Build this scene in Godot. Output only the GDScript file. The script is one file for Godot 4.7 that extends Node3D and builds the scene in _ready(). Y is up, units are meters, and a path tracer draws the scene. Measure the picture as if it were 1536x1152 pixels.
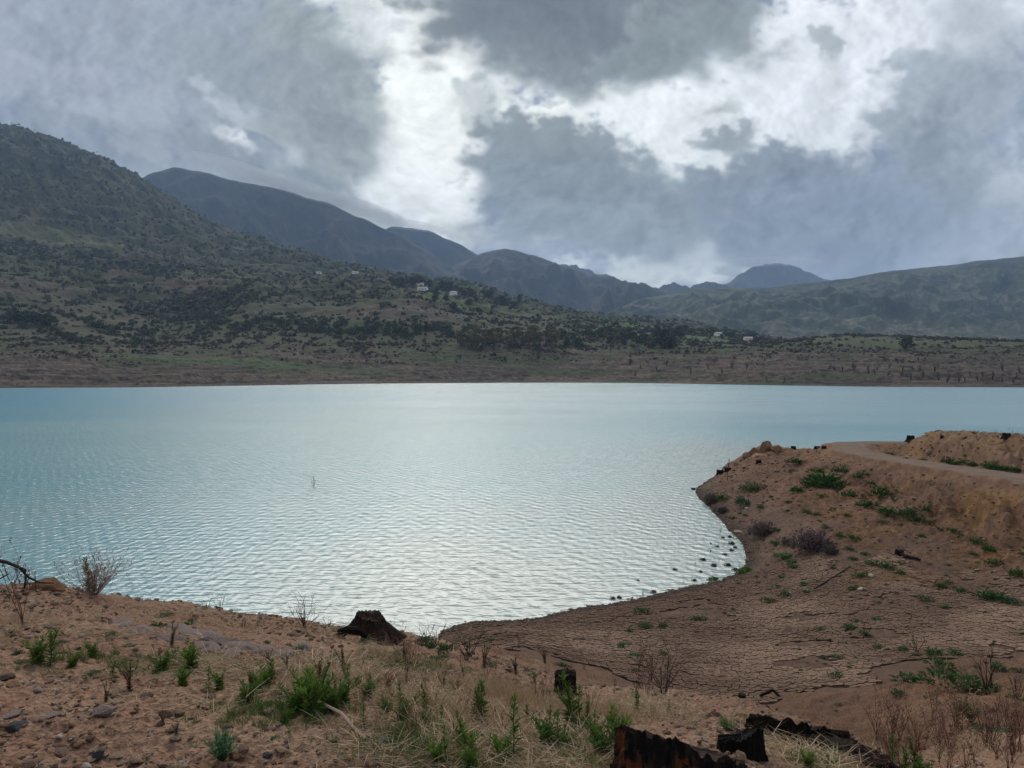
extends Node3D
# A reservoir in a dry season: bare bank in front, a spit of land on the right, hills and mountains behind.
# World: camera at (0, EYE, 0) looking along -z; y = 0 is the water level; D means distance along -z.

const F := 1155.0          # focal length in photo pixels (1536 x 1152)
const EYE := 9.0
const PITCH := 0.019046    # the lens looks this far (radians) below the horizon
var counts := {}
var M := {}
var near := {}
var far := {}
var n_big := FastNoiseLite.new()
var n_mid := FastNoiseLite.new()
var n_fine := FastNoiseLite.new()
var n_patch := FastNoiseLite.new()
var n_ridge := FastNoiseLite.new()
var rng := RandomNumberGenerator.new()
var road := PackedVector3Array()      # x, half width, z along the dirt track; height in road_h
var road_h := PackedFloat32Array()
var t_start := 0

# ------------------------------------------------------------------ helpers
func stage(what: String) -> void:
	print(what, " ", Time.get_ticks_msec() - t_start, " ms")

func numbered(called: String) -> String:
	var k: int = counts.get(called, 0)
	counts[called] = k + 1
	return called if k == 0 else "%s_%03d" % [called, k]

func tag(o: Node, label: String, category: String, group := "") -> void:
	o.set_meta("label", label)
	o.set_meta("category", category)
	if group != "":
		o.set_meta("group", group)

func structure(called: String, mesh: Mesh, mat: Material, label := "") -> MeshInstance3D:
	var o := MeshInstance3D.new()
	o.name = numbered(called)
	o.mesh = mesh
	o.material_override = mat
	o.set_meta("kind", "structure")
	if label != "":
		o.set_meta("label", label)
	add_child(o)
	return o

func part(called: String, mesh: Mesh, mat: Material, parent: Node3D) -> MeshInstance3D:
	var o := MeshInstance3D.new()
	o.name = called
	o.mesh = mesh
	o.material_override = mat
	parent.add_child(o, true)
	return o

# variant: {parts: [[name, mesh, material], ...]}; one part makes a plain mesh object
func thing(v: Array, called: String, label: String, category: String, group: String, at: Vector3, size := 1.0, turn := 0.0, lean := 0.0, squash := 1.0) -> Node3D:
	var o: Node3D
	if v.size() == 1:
		var mi := MeshInstance3D.new()
		mi.mesh = v[0][1]
		mi.material_override = v[0][2]
		o = mi
	else:
		o = Node3D.new()
		for p in v:
			var q := part(p[0], p[1], p[2], o)
			if p[0] == "seed_heads":
				q.set_meta("kind", "stuff")
	o.name = numbered(called)
	add_child(o)
	var b := Basis.from_euler(Vector3(lean, turn, 0)) * Basis.from_scale(Vector3(size, size * squash, size))
	o.transform = Transform3D(b, at)
	tag(o, label, category, group)
	return o

func stuff(called: String, label: String, category: String, mesh: Mesh, mat: Material, where: Array, colors: PackedColorArray) -> void:
	var mm := MultiMesh.new()
	mm.transform_format = MultiMesh.TRANSFORM_3D
	mm.use_colors = true
	mm.mesh = mesh
	mm.instance_count = where.size()
	for i in where.size():
		mm.set_instance_transform(i, where[i])
		mm.set_instance_color(i, colors[i])
	var o := MultiMeshInstance3D.new()
	o.name = numbered(called)
	o.multimesh = mm
	o.material_override = mat
	o.set_meta("kind", "stuff")
	tag(o, label, category)
	add_child(o)

func sm(a: float, b: float, x: float) -> float:
	var t := clampf((x - a) / (b - a), 0.0, 1.0)
	return t * t * (3.0 - 2.0 * t)

func lin(c: Color) -> Color:
	return c.srgb_to_linear()

# a photo pixel as a direction: x per metre of depth, height per metre of depth
func ray(px: float, py: float) -> Vector2:
	var xc := (px - 768.0) / F
	var yc := (576.0 - py) / F
	var fw := cos(PITCH) + yc * sin(PITCH)
	return Vector2(xc / fw, (yc * cos(PITCH) - sin(PITCH)) / fw)

func mat(color: Color, rough := 0.9, vcol := true) -> StandardMaterial3D:
	var m := StandardMaterial3D.new()
	m.albedo_color = color
	m.roughness = rough
	m.metallic_specular = 0.25
	m.vertex_color_use_as_albedo = vcol
	return m

func noise_tex(freq: float, oct: int, size: int, lo: Color, hi: Color, kind := FastNoiseLite.TYPE_SIMPLEX_SMOOTH, rseed := 1, fractal := FastNoiseLite.FRACTAL_FBM) -> NoiseTexture2D:
	var n := FastNoiseLite.new()
	n.noise_type = kind
	n.seed = rseed
	n.frequency = freq
	n.fractal_type = fractal
	n.fractal_octaves = oct
	n.fractal_gain = 0.6
	var t := NoiseTexture2D.new()
	t.width = size
	t.height = size
	t.seamless = true
	t.noise = n
	var g := Gradient.new()
	g.set_color(0, lo)
	g.set_color(1, hi)
	t.color_ramp = g
	return t

# ------------------------------------------------------------------ mesh building
class MB:
	var v := PackedVector3Array()
	var c := PackedColorArray()
	func tri(a: Vector3, b: Vector3, d: Vector3, col: Color) -> void:
		v.push_back(a); v.push_back(b); v.push_back(d)
		c.push_back(col); c.push_back(col); c.push_back(col)
	func quad(a: Vector3, b: Vector3, d: Vector3, e: Vector3, col: Color) -> void:
		tri(a, b, d, col)
		tri(a, d, e, col)
	func done() -> ArrayMesh:
		var arr := []
		arr.resize(Mesh.ARRAY_MAX)
		arr[Mesh.ARRAY_VERTEX] = v
		arr[Mesh.ARRAY_COLOR] = c
		var m := ArrayMesh.new()
		m.add_surface_from_arrays(Mesh.PRIMITIVE_TRIANGLES, arr)
		return m

func tube(mb: MB, pts: Array, r0: float, r1: float, sides: int, col: Color) -> void:
	var prev := []
	for i in pts.size():
		var p: Vector3 = pts[i]
		var d: Vector3 = (pts[mini(i + 1, pts.size() - 1)] - pts[maxi(i - 1, 0)]).normalized()
		var a := d.cross(Vector3(0.31, 0.2, 0.93)).normalized()
		var b := d.cross(a)
		var r := lerpf(r0, r1, float(i) / maxf(1.0, pts.size() - 1))
		var ring := []
		for k in sides:
			var t := TAU * k / sides
			ring.append(p + (a * cos(t) + b * sin(t)) * r)
		if i > 0:
			for k in sides:
				var k2 := (k + 1) % sides
				mb.quad(prev[k], ring[k], ring[k2], prev[k2], col)
		prev = ring

func twig(mb: MB, p: Vector3, dir: Vector3, length: float, r: float, level: int, col: Color, wob := 0.35, kids := 3, tips = null) -> void:
	var pts := [p]
	var d := dir.normalized()
	var q := p
	var seg := 4
	for i in seg:
		d = (d + Vector3(rng.randf_range(-wob, wob), rng.randf_range(-wob * 0.5, wob * 0.6), rng.randf_range(-wob, wob)) * 0.5).normalized()
		q += d * length / seg
		pts.append(q)
	tube(mb, pts, r, r * 0.45, 4 if level > 0 else 3, col * rng.randf_range(0.8, 1.15))
	if tips != null and level == 0:
		tips.append([q, d])
	if level > 0:
		for k in kids:
			var at: Vector3 = pts[1 + rng.randi() % seg]
			var nd := (d + Vector3(rng.randf_range(-1, 1), rng.randf_range(-0.2, 0.7), rng.randf_range(-1, 1)) * 0.8).normalized()
			twig(mb, at, nd, length * rng.randf_range(0.45, 0.75), r * 0.5, level - 1, col, wob, kids, tips)

func leaf(mb: MB, p: Vector3, dir: Vector3, length: float, width: float, col: Color, droop := 0.3) -> void:
	var d := dir.normalized()
	var side := d.cross(Vector3.UP)
	if side.length() < 0.05:
		side = Vector3(1, 0, 0).rotated(Vector3.UP, rng.randf() * TAU)
	side = side.normalized().rotated(d, rng.randf_range(-0.5, 0.5)) * width * 0.5
	var mid := p + d * length * 0.5
	var tip := p + d * length - Vector3.UP * length * droop
	var k := col * rng.randf_range(0.75, 1.25)
	mb.tri(p, mid - side, tip, k)
	mb.tri(p, tip, mid + side, k)

func blade(mb: MB, p: Vector3, dir: Vector3, length: float, width: float, col: Color) -> void:
	var d := dir.normalized()
	var side := d.cross(Vector3(rng.randf_range(-1, 1), 0.2, rng.randf_range(-1, 1))).normalized() * width * 0.5
	var mid := p + d * length * 0.55
	var bend := Vector3(d.x, -0.35, d.z) * rng.randf_range(0.1, 0.5)
	var tip := mid + (d + bend).normalized() * length * 0.45
	mb.quad(p - side, mid - side * 0.8, mid + side * 0.8, p + side, col)
	mb.tri(mid - side * 0.8, tip, mid + side * 0.8, col)

# a sheet of nu x nv points, rows running away from the camera
func sheet(p: PackedVector3Array, c: PackedColorArray, nu: int, nv: int, min_y := -1e9) -> ArrayMesh:
	var nrm := PackedVector3Array()
	nrm.resize(p.size())
	for i in nv:
		var i0 := maxi(i - 1, 0) * nu
		var i1 := mini(i + 1, nv - 1) * nu
		for j in nu:
			var a := p[i * nu + mini(j + 1, nu - 1)] - p[i * nu + maxi(j - 1, 0)]
			var b := p[i1 + j] - p[i0 + j]
			nrm[i * nu + j] = a.cross(b).normalized()
	var idx := PackedInt32Array()
	for i in nv - 1:
		for j in nu - 1:
			var a := i * nu + j
			if p[a].y < min_y and p[a + 1].y < min_y and p[a + nu].y < min_y and p[a + nu + 1].y < min_y:
				continue
			idx.push_back(a); idx.push_back(a + nu); idx.push_back(a + 1)
			idx.push_back(a + 1); idx.push_back(a + nu); idx.push_back(a + nu + 1)
	var arr := []
	arr.resize(Mesh.ARRAY_MAX)
	arr[Mesh.ARRAY_VERTEX] = p
	arr[Mesh.ARRAY_NORMAL] = nrm
	arr[Mesh.ARRAY_COLOR] = c
	arr[Mesh.ARRAY_INDEX] = idx
	var m := ArrayMesh.new()
	m.add_surface_from_arrays(Mesh.PRIMITIVE_TRIANGLES, arr)
	return m

func stone_mesh(rseed: int, flat: float, cuts: int, rough: float, sub := 2) -> ArrayMesh:
	var r := RandomNumberGenerator.new()
	r.seed = rseed
	var s := SphereMesh.new()
	s.radius = 1.0
	s.height = 2.0
	s.radial_segments = 7 * sub
	s.rings = 4 * sub
	var arr := s.get_mesh_arrays()
	var v: PackedVector3Array = arr[Mesh.ARRAY_VERTEX]
	var planes := []
	for k in cuts:
		planes.append([Vector3(r.randf_range(-1, 1), r.randf_range(-0.8, 1), r.randf_range(-1, 1)).normalized(), r.randf_range(0.45, 0.8)])
	var st := Vector3(r.randf_range(0.8, 1.25), flat, r.randf_range(0.7, 1.1))
	var o := Vector3(rseed * 7.3, rseed * 3.1, 0)
	for i in v.size():
		var p := v[i]
		for k in planes:
			var over: float = p.dot(k[0]) - k[1]
			if over > 0.0:
				p -= k[0] * over * 0.94
		p *= 1.0 + rough * n_fine.get_noise_3dv((p + o) * 0.5) + rough * 0.5 * n_fine.get_noise_3dv((p + o) * 1.7)
		v[i] = p * st
	var mb := MB.new()
	var ix: PackedInt32Array = arr[Mesh.ARRAY_INDEX]
	for t in range(0, ix.size(), 3):
		var cc := r.randf_range(0.86, 1.1)
		mb.tri(v[ix[t]], v[ix[t + 1]], v[ix[t + 2]], Color(cc, cc, cc))
	return mb.done()

# ------------------------------------------------------------------ smooth surface through control points
func fit(pts: Array) -> Dictionary:
	var n := pts.size()
	var w := n + 4
	var a := []
	for i in n + 3:
		var row := PackedFloat64Array()
		row.resize(w)
		a.append(row)
	for i in n:
		for j in n:
			var du: float = pts[i].x - pts[j].x
			var dv: float = pts[i].y - pts[j].y
			var r2 := du * du + dv * dv
			a[i][j] = (0.5 * r2 * log(r2) if r2 > 1e-12 else 0.0) + (0.0008 if i == j else 0.0)
		a[i][n] = 1.0; a[i][n + 1] = pts[i].x; a[i][n + 2] = pts[i].y
		a[n][i] = 1.0; a[n + 1][i] = pts[i].x; a[n + 2][i] = pts[i].y
		a[i][w - 1] = pts[i].z
	for i in n + 3:
		var best := i
		for k in range(i + 1, n + 3):
			if absf(a[k][i]) > absf(a[best][i]):
				best = k
		var tmp = a[i]; a[i] = a[best]; a[best] = tmp
		var pr: PackedFloat64Array = a[i]
		for k in range(i + 1, n + 3):
			var row: PackedFloat64Array = a[k]
			var m := row[i] / pr[i]
			if m != 0.0:
				for j in range(i, w):
					row[j] -= m * pr[j]
				a[k] = row
	var x := PackedFloat64Array()
	x.resize(n + 3)
	for i in range(n + 2, -1, -1):
		var s: float = a[i][w - 1]
		for j in range(i + 1, n + 3):
			s -= a[i][j] * x[j]
		x[i] = s / a[i][i]
	return {"pts": pts, "w": x}

# pts hold Vector3(2u, ln D, slope of sight); the result is a table over u and ln D
func table(pts: Array, u0: float, u1: float, nu: int, d0: float, d1: float, nv: int) -> Dictionary:
	var f := fit(pts)
	var n := pts.size()
	var w: PackedFloat64Array = f.w
	var pu := PackedFloat64Array()
	var pv := PackedFloat64Array()
	for p in pts:
		pu.push_back(p.x); pv.push_back(p.y)
	var v0 := log(d0)
	var v1 := log(d1)
	var s := PackedFloat32Array()
	s.resize(nu * nv)
	for i in nv:
		var v := lerpf(v0, v1, float(i) / (nv - 1))
		for j in nu:
			var u := 2.0 * lerpf(u0, u1, float(j) / (nu - 1))
			var t := w[n] + w[n + 1] * u + w[n + 2] * v
			for k in n:
				var du := u - pu[k]
				var dv := v - pv[k]
				var r2 := du * du + dv * dv + 1e-12
				t += w[k] * 0.5 * r2 * log(r2)
			s[i * nu + j] = t
	return {"s": s, "u0": u0, "u1": u1, "v0": v0, "v1": v1, "nu": nu, "nv": nv}

func look(t: Dictionary, u: float, d: float) -> float:
	var nu: int = t.nu
	var nv: int = t.nv
	var a := clampf((u - t.u0) / (t.u1 - t.u0), 0.0, 1.0) * (nu - 1)
	var b := clampf((log(d) - t.v0) / (t.v1 - t.v0), 0.0, 1.0) * (nv - 1)
	var j := mini(int(a), nu - 2)
	var i := mini(int(b), nv - 2)
	a -= j
	b -= i
	var s: PackedFloat32Array = t.s
	var k := i * nu + j
	return EYE + d * ((s[k] * (1.0 - a) + s[k + 1] * a) * (1.0 - b) + (s[k + nu] * (1.0 - a) + s[k + nu + 1] * a) * b)

# control points: [px, py, D], [px, py, 0, h] (seen at that pixel), [px, 0, D, h] (column of that pixel, at D and height h)
func control(list: Array) -> Array:
	var out := []
	for c in list:
		var r := ray(c[0], c[1])
		if c.size() == 3:
			out.append(Vector3(2.0 * r.x, log(c[2]), r.y))
		elif c[2] == 0:
			out.append(Vector3(2.0 * r.x, log((c[3] - EYE) / r.y), r.y))
		else:
			out.append(Vector3(2.0 * (c[0] - 768.0) / F, log(c[2]), (c[3] - EYE) / c[2]))
	return out

# ------------------------------------------------------------------ terrain
func road_at(x: float, d: float) -> Vector2:      # distance to the track's middle, height of the track there
	var best := 1e9
	var hh := 0.0
	for i in road.size() - 1:
		var a := Vector2(road[i].x, road[i].z)
		var b := Vector2(road[i + 1].x, road[i + 1].z)
		var p := Vector2(x, d)
		var t := clampf((p - a).dot(b - a) / (b - a).length_squared(), 0.0, 1.0)
		var q := p.distance_to(a.lerp(b, t))
		if q < best:
			best = q
			hh = lerpf(road_h[i], road_h[i + 1], t)
	return Vector2(best, hh)

func near_base(x: float, d: float) -> float:
	var dd := maxf(d, 1.3)
	var h := look(near, x / dd, dd)
	if d < 1.3:
		h = lerpf(7.4, h, clampf((d + 2.0) / 3.3, 0.0, 1.0))
	if d > 28.0 and d < 80.0 and x > 15.0:
		var r := road_at(x, d)
		if r.x < 5.0:
			h = lerpf(r.y, h, sm(1.45, 4.0, r.x))
			h -= 0.28 * sm(1.3, 1.7, r.x) * (1.0 - sm(2.2, 3.6, r.x)) * (1.0 if x < 26.0 and d < 66.0 else 0.3)
	return h

func near_h(x: float, d: float) -> float:
	var h := near_base(x, d)
	var mud := mud_at(h, x, d)
	var k := 1.0 - 0.85 * mud
	if d > 28.0 and x > 15.0:
		k *= 0.25 + 0.75 * sm(1.6, 3.0, road_at(x, d).x)
	var far_k := clampf(d / 12.0, 0.5, 2.4)
	h += 0.10 * far_k * k * n_mid.get_noise_2d(x * 0.5, d * 0.5)
	h += 0.07 * far_k * k * n_fine.get_noise_2d(x * 1.6, d * 1.6)
	if d < 16.0:
		h += 0.028 * k * n_fine.get_noise_2d(x * 7.0, d * 7.0)
	# old plough lines on the slope below the track
	if d > 27.0 and x > 17.0 and x < 34.0 and h > 1.2:
		var f := sm(18.0, 21.0, x) * sm(27.0, 30.0, d) * (1.0 - sm(44.0, 50.0, d)) * sm(2.2, 3.2, road_at(x, d).x)
		h += 0.30 * f * sin((x * 0.85 - d * 0.28 + 0.5 * n_mid.get_noise_2d(x, d)) * 4.6)
	return h

func mud_at(h: float, x: float, d: float) -> float:
	if d < 13.0:
		return 0.0
	var w := 2.35 + 0.5 * n_mid.get_noise_2d(x * 0.6 + 40.0, d * 0.6) - 0.045 * maxf(0.0, d - 24.0) - 0.05 * maxf(0.0, x - 10.0)
	return 1.0 - sm(w - 0.35, w + 0.35, h)

func far_h(x: float, d: float) -> float:
	var h := look(far, x / d, d)
	var k := sm(20.0, 110.0, h)
	h += k * (d / 900.0) * (9.0 * n_ridge.get_noise_2d(x * 0.55, d * 0.55) + 3.0 * n_ridge.get_noise_2d(x * 2.1 + 300.0, d * 2.1))
	# strand lines left by the falling water
	if h < 32.0:
		var st := h / 1.9 + 0.9 * n_big.get_noise_2d(x * 0.25, d * 0.3) + 0.35 * n_big.get_noise_2d(x * 1.3, d * 1.3)
		h -= (1.0 - sm(24.0, 32.0, h)) * 1.25 * (st - floor(st) - 0.5) * sm(0.2, 2.0, h) - sm(0.3, 4.0, h) * (1.8 * n_mid.get_noise_2d(x * 0.03, d * 0.03) + 1.2 * n_mid.get_noise_2d(x * 0.11, d * 0.16))
	return h

func hit(px: float, py: float, in_far := false) -> Vector3:
	var r := ray(px, py)
	var d := 330.0 if in_far else 1.6
	var end := 2600.0 if in_far else 105.0
	var last := d
	while d < end:
		var h := far_h(r.x * d, d) if in_far else near_h(r.x * d, d)
		if h >= EYE + r.y * d:
			var lo := last
			var hi := d
			for k in 10:
				var m := (lo + hi) * 0.5
				var hm := far_h(r.x * m, m) if in_far else near_h(r.x * m, m)
				if hm >= EYE + r.y * m:
					hi = m
				else:
					lo = m
			d = hi
			break
		last = d
		d *= 1.012
	var h2 := far_h(r.x * d, d) if in_far else near_h(r.x * d, d)
	return Vector3(r.x * d, h2, -d)

func px_m(p: Vector3) -> float:       # metres that one photo pixel spans at p
	return -p.z / F

func shore_drop(p: Vector3) -> Vector3:
	return Vector3(p.x, near_h(p.x, -p.z), p.z)

# ------------------------------------------------------------------ ready
func _ready() -> void:
	t_start = Time.get_ticks_msec()
	rng.seed = 20240611
	camera_sky_sun()
	stage("sky")
	setup_noise()
	materials()
	setup_terrain()
	stage("tables")
	build_water()
	build_near_ground()
	stage("near ground")
	build_track()
	build_far_land()
	stage("far land")
	build_mountains()
	build_cloud_caps()
	stage("mountains")
	build_mud_plates()
	stage("mud plates")
	variants()
	build_far_things()
	stage("far things")
	build_spit_things()
	stage("spit")
	build_bank_things()
	stage("bank")
	build_small_stuff()
	stage("small stuff")

func camera_sky_sun() -> void:
	var cam := Camera3D.new()
	cam.name = "camera"
	cam.fov = rad_to_deg(2.0 * atan(576.0 / F))
	cam.near = 0.1
	cam.far = 20000.0
	cam.position = Vector3(0, EYE, 0)
	cam.rotation.x = -PITCH
	add_child(cam)
	cam.current = true

	var sun := DirectionalLight3D.new()
	sun.name = "sun"
	sun.light_energy = 0.55
	sun.light_angular_distance = 50.0
	sun.light_color = Color(1.0, 0.97, 0.92)
	sun.shadow_enabled = true
	var az := deg_to_rad(-7.0)
	var el := deg_to_rad(38.0)
	var to_sun := Vector3(sin(az) * cos(el), sin(el), -cos(az) * cos(el))
	add_child(sun)
	sun.look_at_from_position(Vector3.ZERO, -to_sun, Vector3.UP)

	var env := Environment.new()
	env.background_mode = Environment.BG_SKY
	var sky := Sky.new()
	sky.sky_material = cloudy_sky()
	env.sky = sky
	env.background_energy_multiplier = 0.62
	env.tonemap_mode = Environment.TONE_MAPPER_LINEAR
	env.tonemap_exposure = 1.95
	env.sdfgi_enabled = true
	env.ssao_enabled = true
	env.ssil_enabled = true
	env.volumetric_fog_enabled = true
	env.volumetric_fog_density = 0.0
	env.fog_enabled = true
	env.fog_density = 0.00011
	env.fog_light_color = Color(0.64, 0.76, 0.91)
	var we := WorldEnvironment.new()
	we.name = "world"
	we.environment = env
	add_child(we)

# clouds, laid one over the other: [px, py, rx, ry, turn, softness, raggedness, cover, red, green, blue]
const CLOUDS := [
	[120, 60, 520, 170, 0.10, 0.9, 0.5, 0.8, 158, 167, 186],
	[120, 210, 330, 70, 0.05, 0.8, 0.6, 0.7, 143, 153, 172],
	[300, 235, 190, 60, 0.3, 0.8, 0.6, 0.6, 160, 168, 184],
	[90, 130, 260, 40, 0.12, 0.9, 0.8, 0.5, 168, 176, 196],
	[570, 20, 170, 75, 0.6, 0.5, 0.7, 0.95, 218, 225, 229],
	[650, 80, 110, 100, 0.6, 0.5, 0.7, 0.95, 228, 233, 234],
	[645, 200, 112, 190, 0.05, 0.5, 0.7, 1.0, 240, 244, 243],
	[610, 300, 120, 70, 0.2, 0.7, 0.6, 0.9, 228, 234, 235],
	[880, 185, 230, 70, 0.15, 0.5, 0.6, 0.95, 230, 236, 235],
	[1090, 165, 280, 120, -0.42, 0.5, 0.6, 0.97, 222, 228, 231],
	[1225, 130, 190, 150, -0.3, 0.6, 0.7, 0.9, 216, 222, 228],
	[1350, 35, 270, 120, -0.3, 0.7, 0.6, 0.9, 214, 220, 228],
	[1490, 330, 190, 110, -0.25, 0.6, 0.6, 0.75, 182, 190, 204],
	[1040, 385, 170, 42, -0.05, 0.6, 0.6, 0.9, 208, 216, 220],
	[960, 405, 90, 32, 0.1, 0.7, 0.5, 0.8, 214, 222, 222],
	[500, 260, 230, 26, 0.62, 0.8, 0.9, 0.75, 220, 226, 232],
	[345, 212, 34, 16, 0.3, 0.7, 0.8, 0.9, 232, 236, 240],
	[345, 150, 34, 10, 0.2, 0.8, 0.9, 0.8, 215, 222, 230],
	[410, 185, 90, 22, 0.6, 0.8, 0.9, 0.5, 200, 208, 220],
	[480, 150, 112, 185, -0.2, 0.5, 0.35, 0.92, 147, 156, 165],
	[350, 110, 170, 90, 0.2, 0.9, 0.5, 0.7, 146, 156, 172],
	[350, 245, 130, 40, 0.35, 0.7, 0.5, 0.7, 138, 148, 164],
	[885, 38, 285, 105, 0.05, 0.45, 0.45, 0.95, 122, 131, 143],
	[800, 20, 210, 60, 0.0, 0.8, 0.5, 0.8, 108, 116, 131],
	[990, 75, 170, 58, -0.35, 0.6, 0.6, 0.75, 132, 143, 153],
	[730, 160, 60, 60, 0.5, 0.6, 0.8, 0.6, 158, 168, 176],
	[830, 240, 150, 75, 0.22, 0.35, 0.45, 0.95, 128, 138, 151],
	[930, 310, 230, 75, 0.12, 0.5, 0.4, 0.9, 132, 143, 157],
	[1165, 288, 135, 85, 0.0, 0.4, 0.5, 0.95, 126, 137, 155],
	[1080, 210, 50, 28, 0.1, 0.5, 0.7, 0.85, 140, 151, 164],
	[1065, 165, 36, 14, 0.0, 0.6, 0.8, 0.6, 178, 188, 194],
	[1405, 215, 105, 155, 0.45, 0.45, 0.5, 0.9, 140, 150, 166],
	[1470, 110, 90, 120, 0.1, 0.8, 0.6, 0.7, 160, 169, 186],
	[1305, 330, 185, 75, 0.05, 0.7, 0.5, 0.85, 134, 146, 168],
	[1240, 370, 150, 60, 0.0, 0.9, 0.4, 0.7, 138, 150, 170],
	[850, 350, 170, 40, 0.0, 0.8, 0.5, 0.7, 146, 158, 172],
	[1235, 68, 26, 16, 0.5, 0.5, 1.2, 0.7, 150, 160, 172],
	[1250, 110, 40, 50, 0.3, 0.9, 1.2, 0.4, 176, 184, 194],
	[1145, 385, 36, 14, 0.0, 0.7, 0.8, 0.8, 140, 152, 170],
	[1085, 402, 14, 9, 0.0, 0.7, 0.9, 0.7, 150, 161, 172],
	[500, 300, 110, 34, 0.62, 0.7, 0.6, 0.8, 140, 150, 164],
	[560, 335, 70, 22, 0.5, 0.7, 0.7, 0.6, 176, 184, 192],
	[700, 345, 60, 26, 0.2, 0.7, 0.7, 0.6, 196, 204, 208]]

func cloudy_sky() -> PanoramaSkyMaterial:
	var w := 4096
	var h := 2048
	var data := PackedFloat32Array()
	data.resize(w * h * 3)
	var fb := FastNoiseLite.new()
	fb.seed = 5
	fb.frequency = 1.0
	fb.fractal_octaves = 5
	fb.fractal_gain = 0.5
	var soft := FastNoiseLite.new()
	soft.seed = 9
	soft.frequency = 1.0
	soft.fractal_octaves = 3
	var dark := lin(Color8(134, 145, 162))
	var mid := lin(Color8(158, 168, 184))
	var bright := lin(Color8(214, 221, 227))
	var layers := []
	for c in CLOUDS:
		layers.append([c[0], c[1], 1.0 / c[2], 1.0 / c[3], cos(c[4]), sin(c[4]), c[5], c[6], c[7], lin(Color8(c[8], c[9] - 1, c[10] - (11 if c[8] < 200 else 4))) * (1.0 if c[8] < 200 else 1.18), 1.6 * sqrt(pow(c[2] * cos(c[4]), 2.0) + pow(c[3] * sin(c[4]), 2.0)) + 20.0, 1.6 * sqrt(pow(c[2] * sin(c[4]), 2.0) + pow(c[3] * cos(c[4]), 2.0)) + 20.0, cos(layers.size() * 2.4), sin(layers.size() * 2.4)])
	var cp := cos(PITCH)
	var sp := sin(PITCH)
	for row in range(0, h / 2, 4):
		for col in range(0, w, 4):
			var lon := TAU * (col + 2.0) / w
			if lon > PI:
				lon -= TAU
			var lat := PI * 0.5 - PI * (row + 2.0) / h
			var inside := absf(lon) < 0.68 and lat < 0.54
			var first := Color.BLACK
			for sub in (16 if inside else 1):
				var r := row + sub / 4
				var cc := col + sub % 4
				if inside:
					lat = PI * 0.5 - PI * (r + 0.5) / h
					lon = TAU * (cc + 0.5) / w
					if lon > PI:
						lon -= TAU
				var cl := cos(lat)
				var d := Vector3(sin(lon) * cl, sin(lat), -cos(lon) * cl)
				var col3 := first
				if sub == 0:
					# the cloud deck lies flat overhead: look it up where the ray meets it
					var k := 1.0 / (maxf(d.y, 0.0) + 0.16)
					var q := Vector3(d.x * k, d.z * k, 0.0)
					var a := soft.get_noise_3dv(q * 0.9)
					var b := fb.get_noise_3dv(q * 1.7 + Vector3(a, a * 0.6, 3.0))
					var t := 0.5 + 0.9 * a + 0.5 * b
					first = dark.lerp(mid, sm(0.1, 0.6, t)).lerp(bright, sm(0.6, 1.05, t))
					col3 = first
				if inside:
					var fade := (1.0 - sm(0.61, 0.68, absf(lon))) * (1.0 - sm(0.47, 0.54, lat))
					var fw := cp * -d.z - sp * d.y
					var px := 768.0 + F * d.x / fw
					var py := 576.0 - F * (cp * d.y + sp * -d.z) / fw
					var n1 := soft.get_noise_2d(px * 0.0045, py * 0.0065)
					var n2 := soft.get_noise_2d(px * 0.0045 + 50.0, py * 0.0065)
					var qx := px * 0.0115 + 0.2 * n1
					var qy := py * 0.0165 + 0.2 * n2 + 30.0
					var n3 := fb.get_noise_2d(qx, qy)
					var to_x := 650.0 - px
					var to_y := 110.0 - py
					var to_l := 0.09 / (sqrt(to_x * to_x + to_y * to_y) + 60.0)
					var lit := n3 - fb.get_noise_2d(qx + to_x * to_l, qy + to_y * to_l)
					var n4 := fb.get_noise_2d(px * 0.034, py * 0.046)
					var wx := px + 40.0 * n1 + 16.0 * n3
					var wy := py + 30.0 * n2 + 12.0 * n4
					for l in layers:
						var dx: float = wx - l[0]
						var dy: float = wy - l[1]
						if absf(dx) > l[10] or absf(dy) > l[11]:
							continue
						var ex: float = (dx * l[4] + dy * l[5]) * l[2]
						var ey: float = (-dx * l[5] + dy * l[4]) * l[3]
						var e: float = 1.0 - sqrt(ex * ex + ey * ey) + l[7] * (0.5 * (l[12] * n1 + l[13] * n2) + 0.75 * n3 + 0.3 * n4)
						var m: float = sm(-0.3 * l[6], 0.75 * l[6], e) * l[8] * fade
						if m > 0.0:
							col3 = col3.lerp(l[9] * (1.06 - 0.14 * sm(0.2, 0.9, e)), m)
					var g := 1.0 + fade * (0.16 * n3 + 0.08 * n1 + 0.10 * n4 + 0.38 * lit)
					col3 = Color(col3.r * g, col3.g * g, col3.b * g)
					var o := (r * w + cc) * 3
					data[o] = col3.r; data[o + 1] = col3.g; data[o + 2] = col3.b
			if not inside:
				for e in 16:
					var o := ((row + e / 4) * w + col + e % 4) * 3
					data[o] = first.r; data[o + 1] = first.g; data[o + 2] = first.b
	for o in range(w * h / 2 * 3, w * h * 3, 3):
		data[o] = 0.3; data[o + 1] = 0.33; data[o + 2] = 0.38
	var im := Image.create_from_data(w, h, false, Image.FORMAT_RGBF, data.to_byte_array())
	var p := PanoramaSkyMaterial.new()
	p.panorama = ImageTexture.create_from_image(im)
	return p

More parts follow.
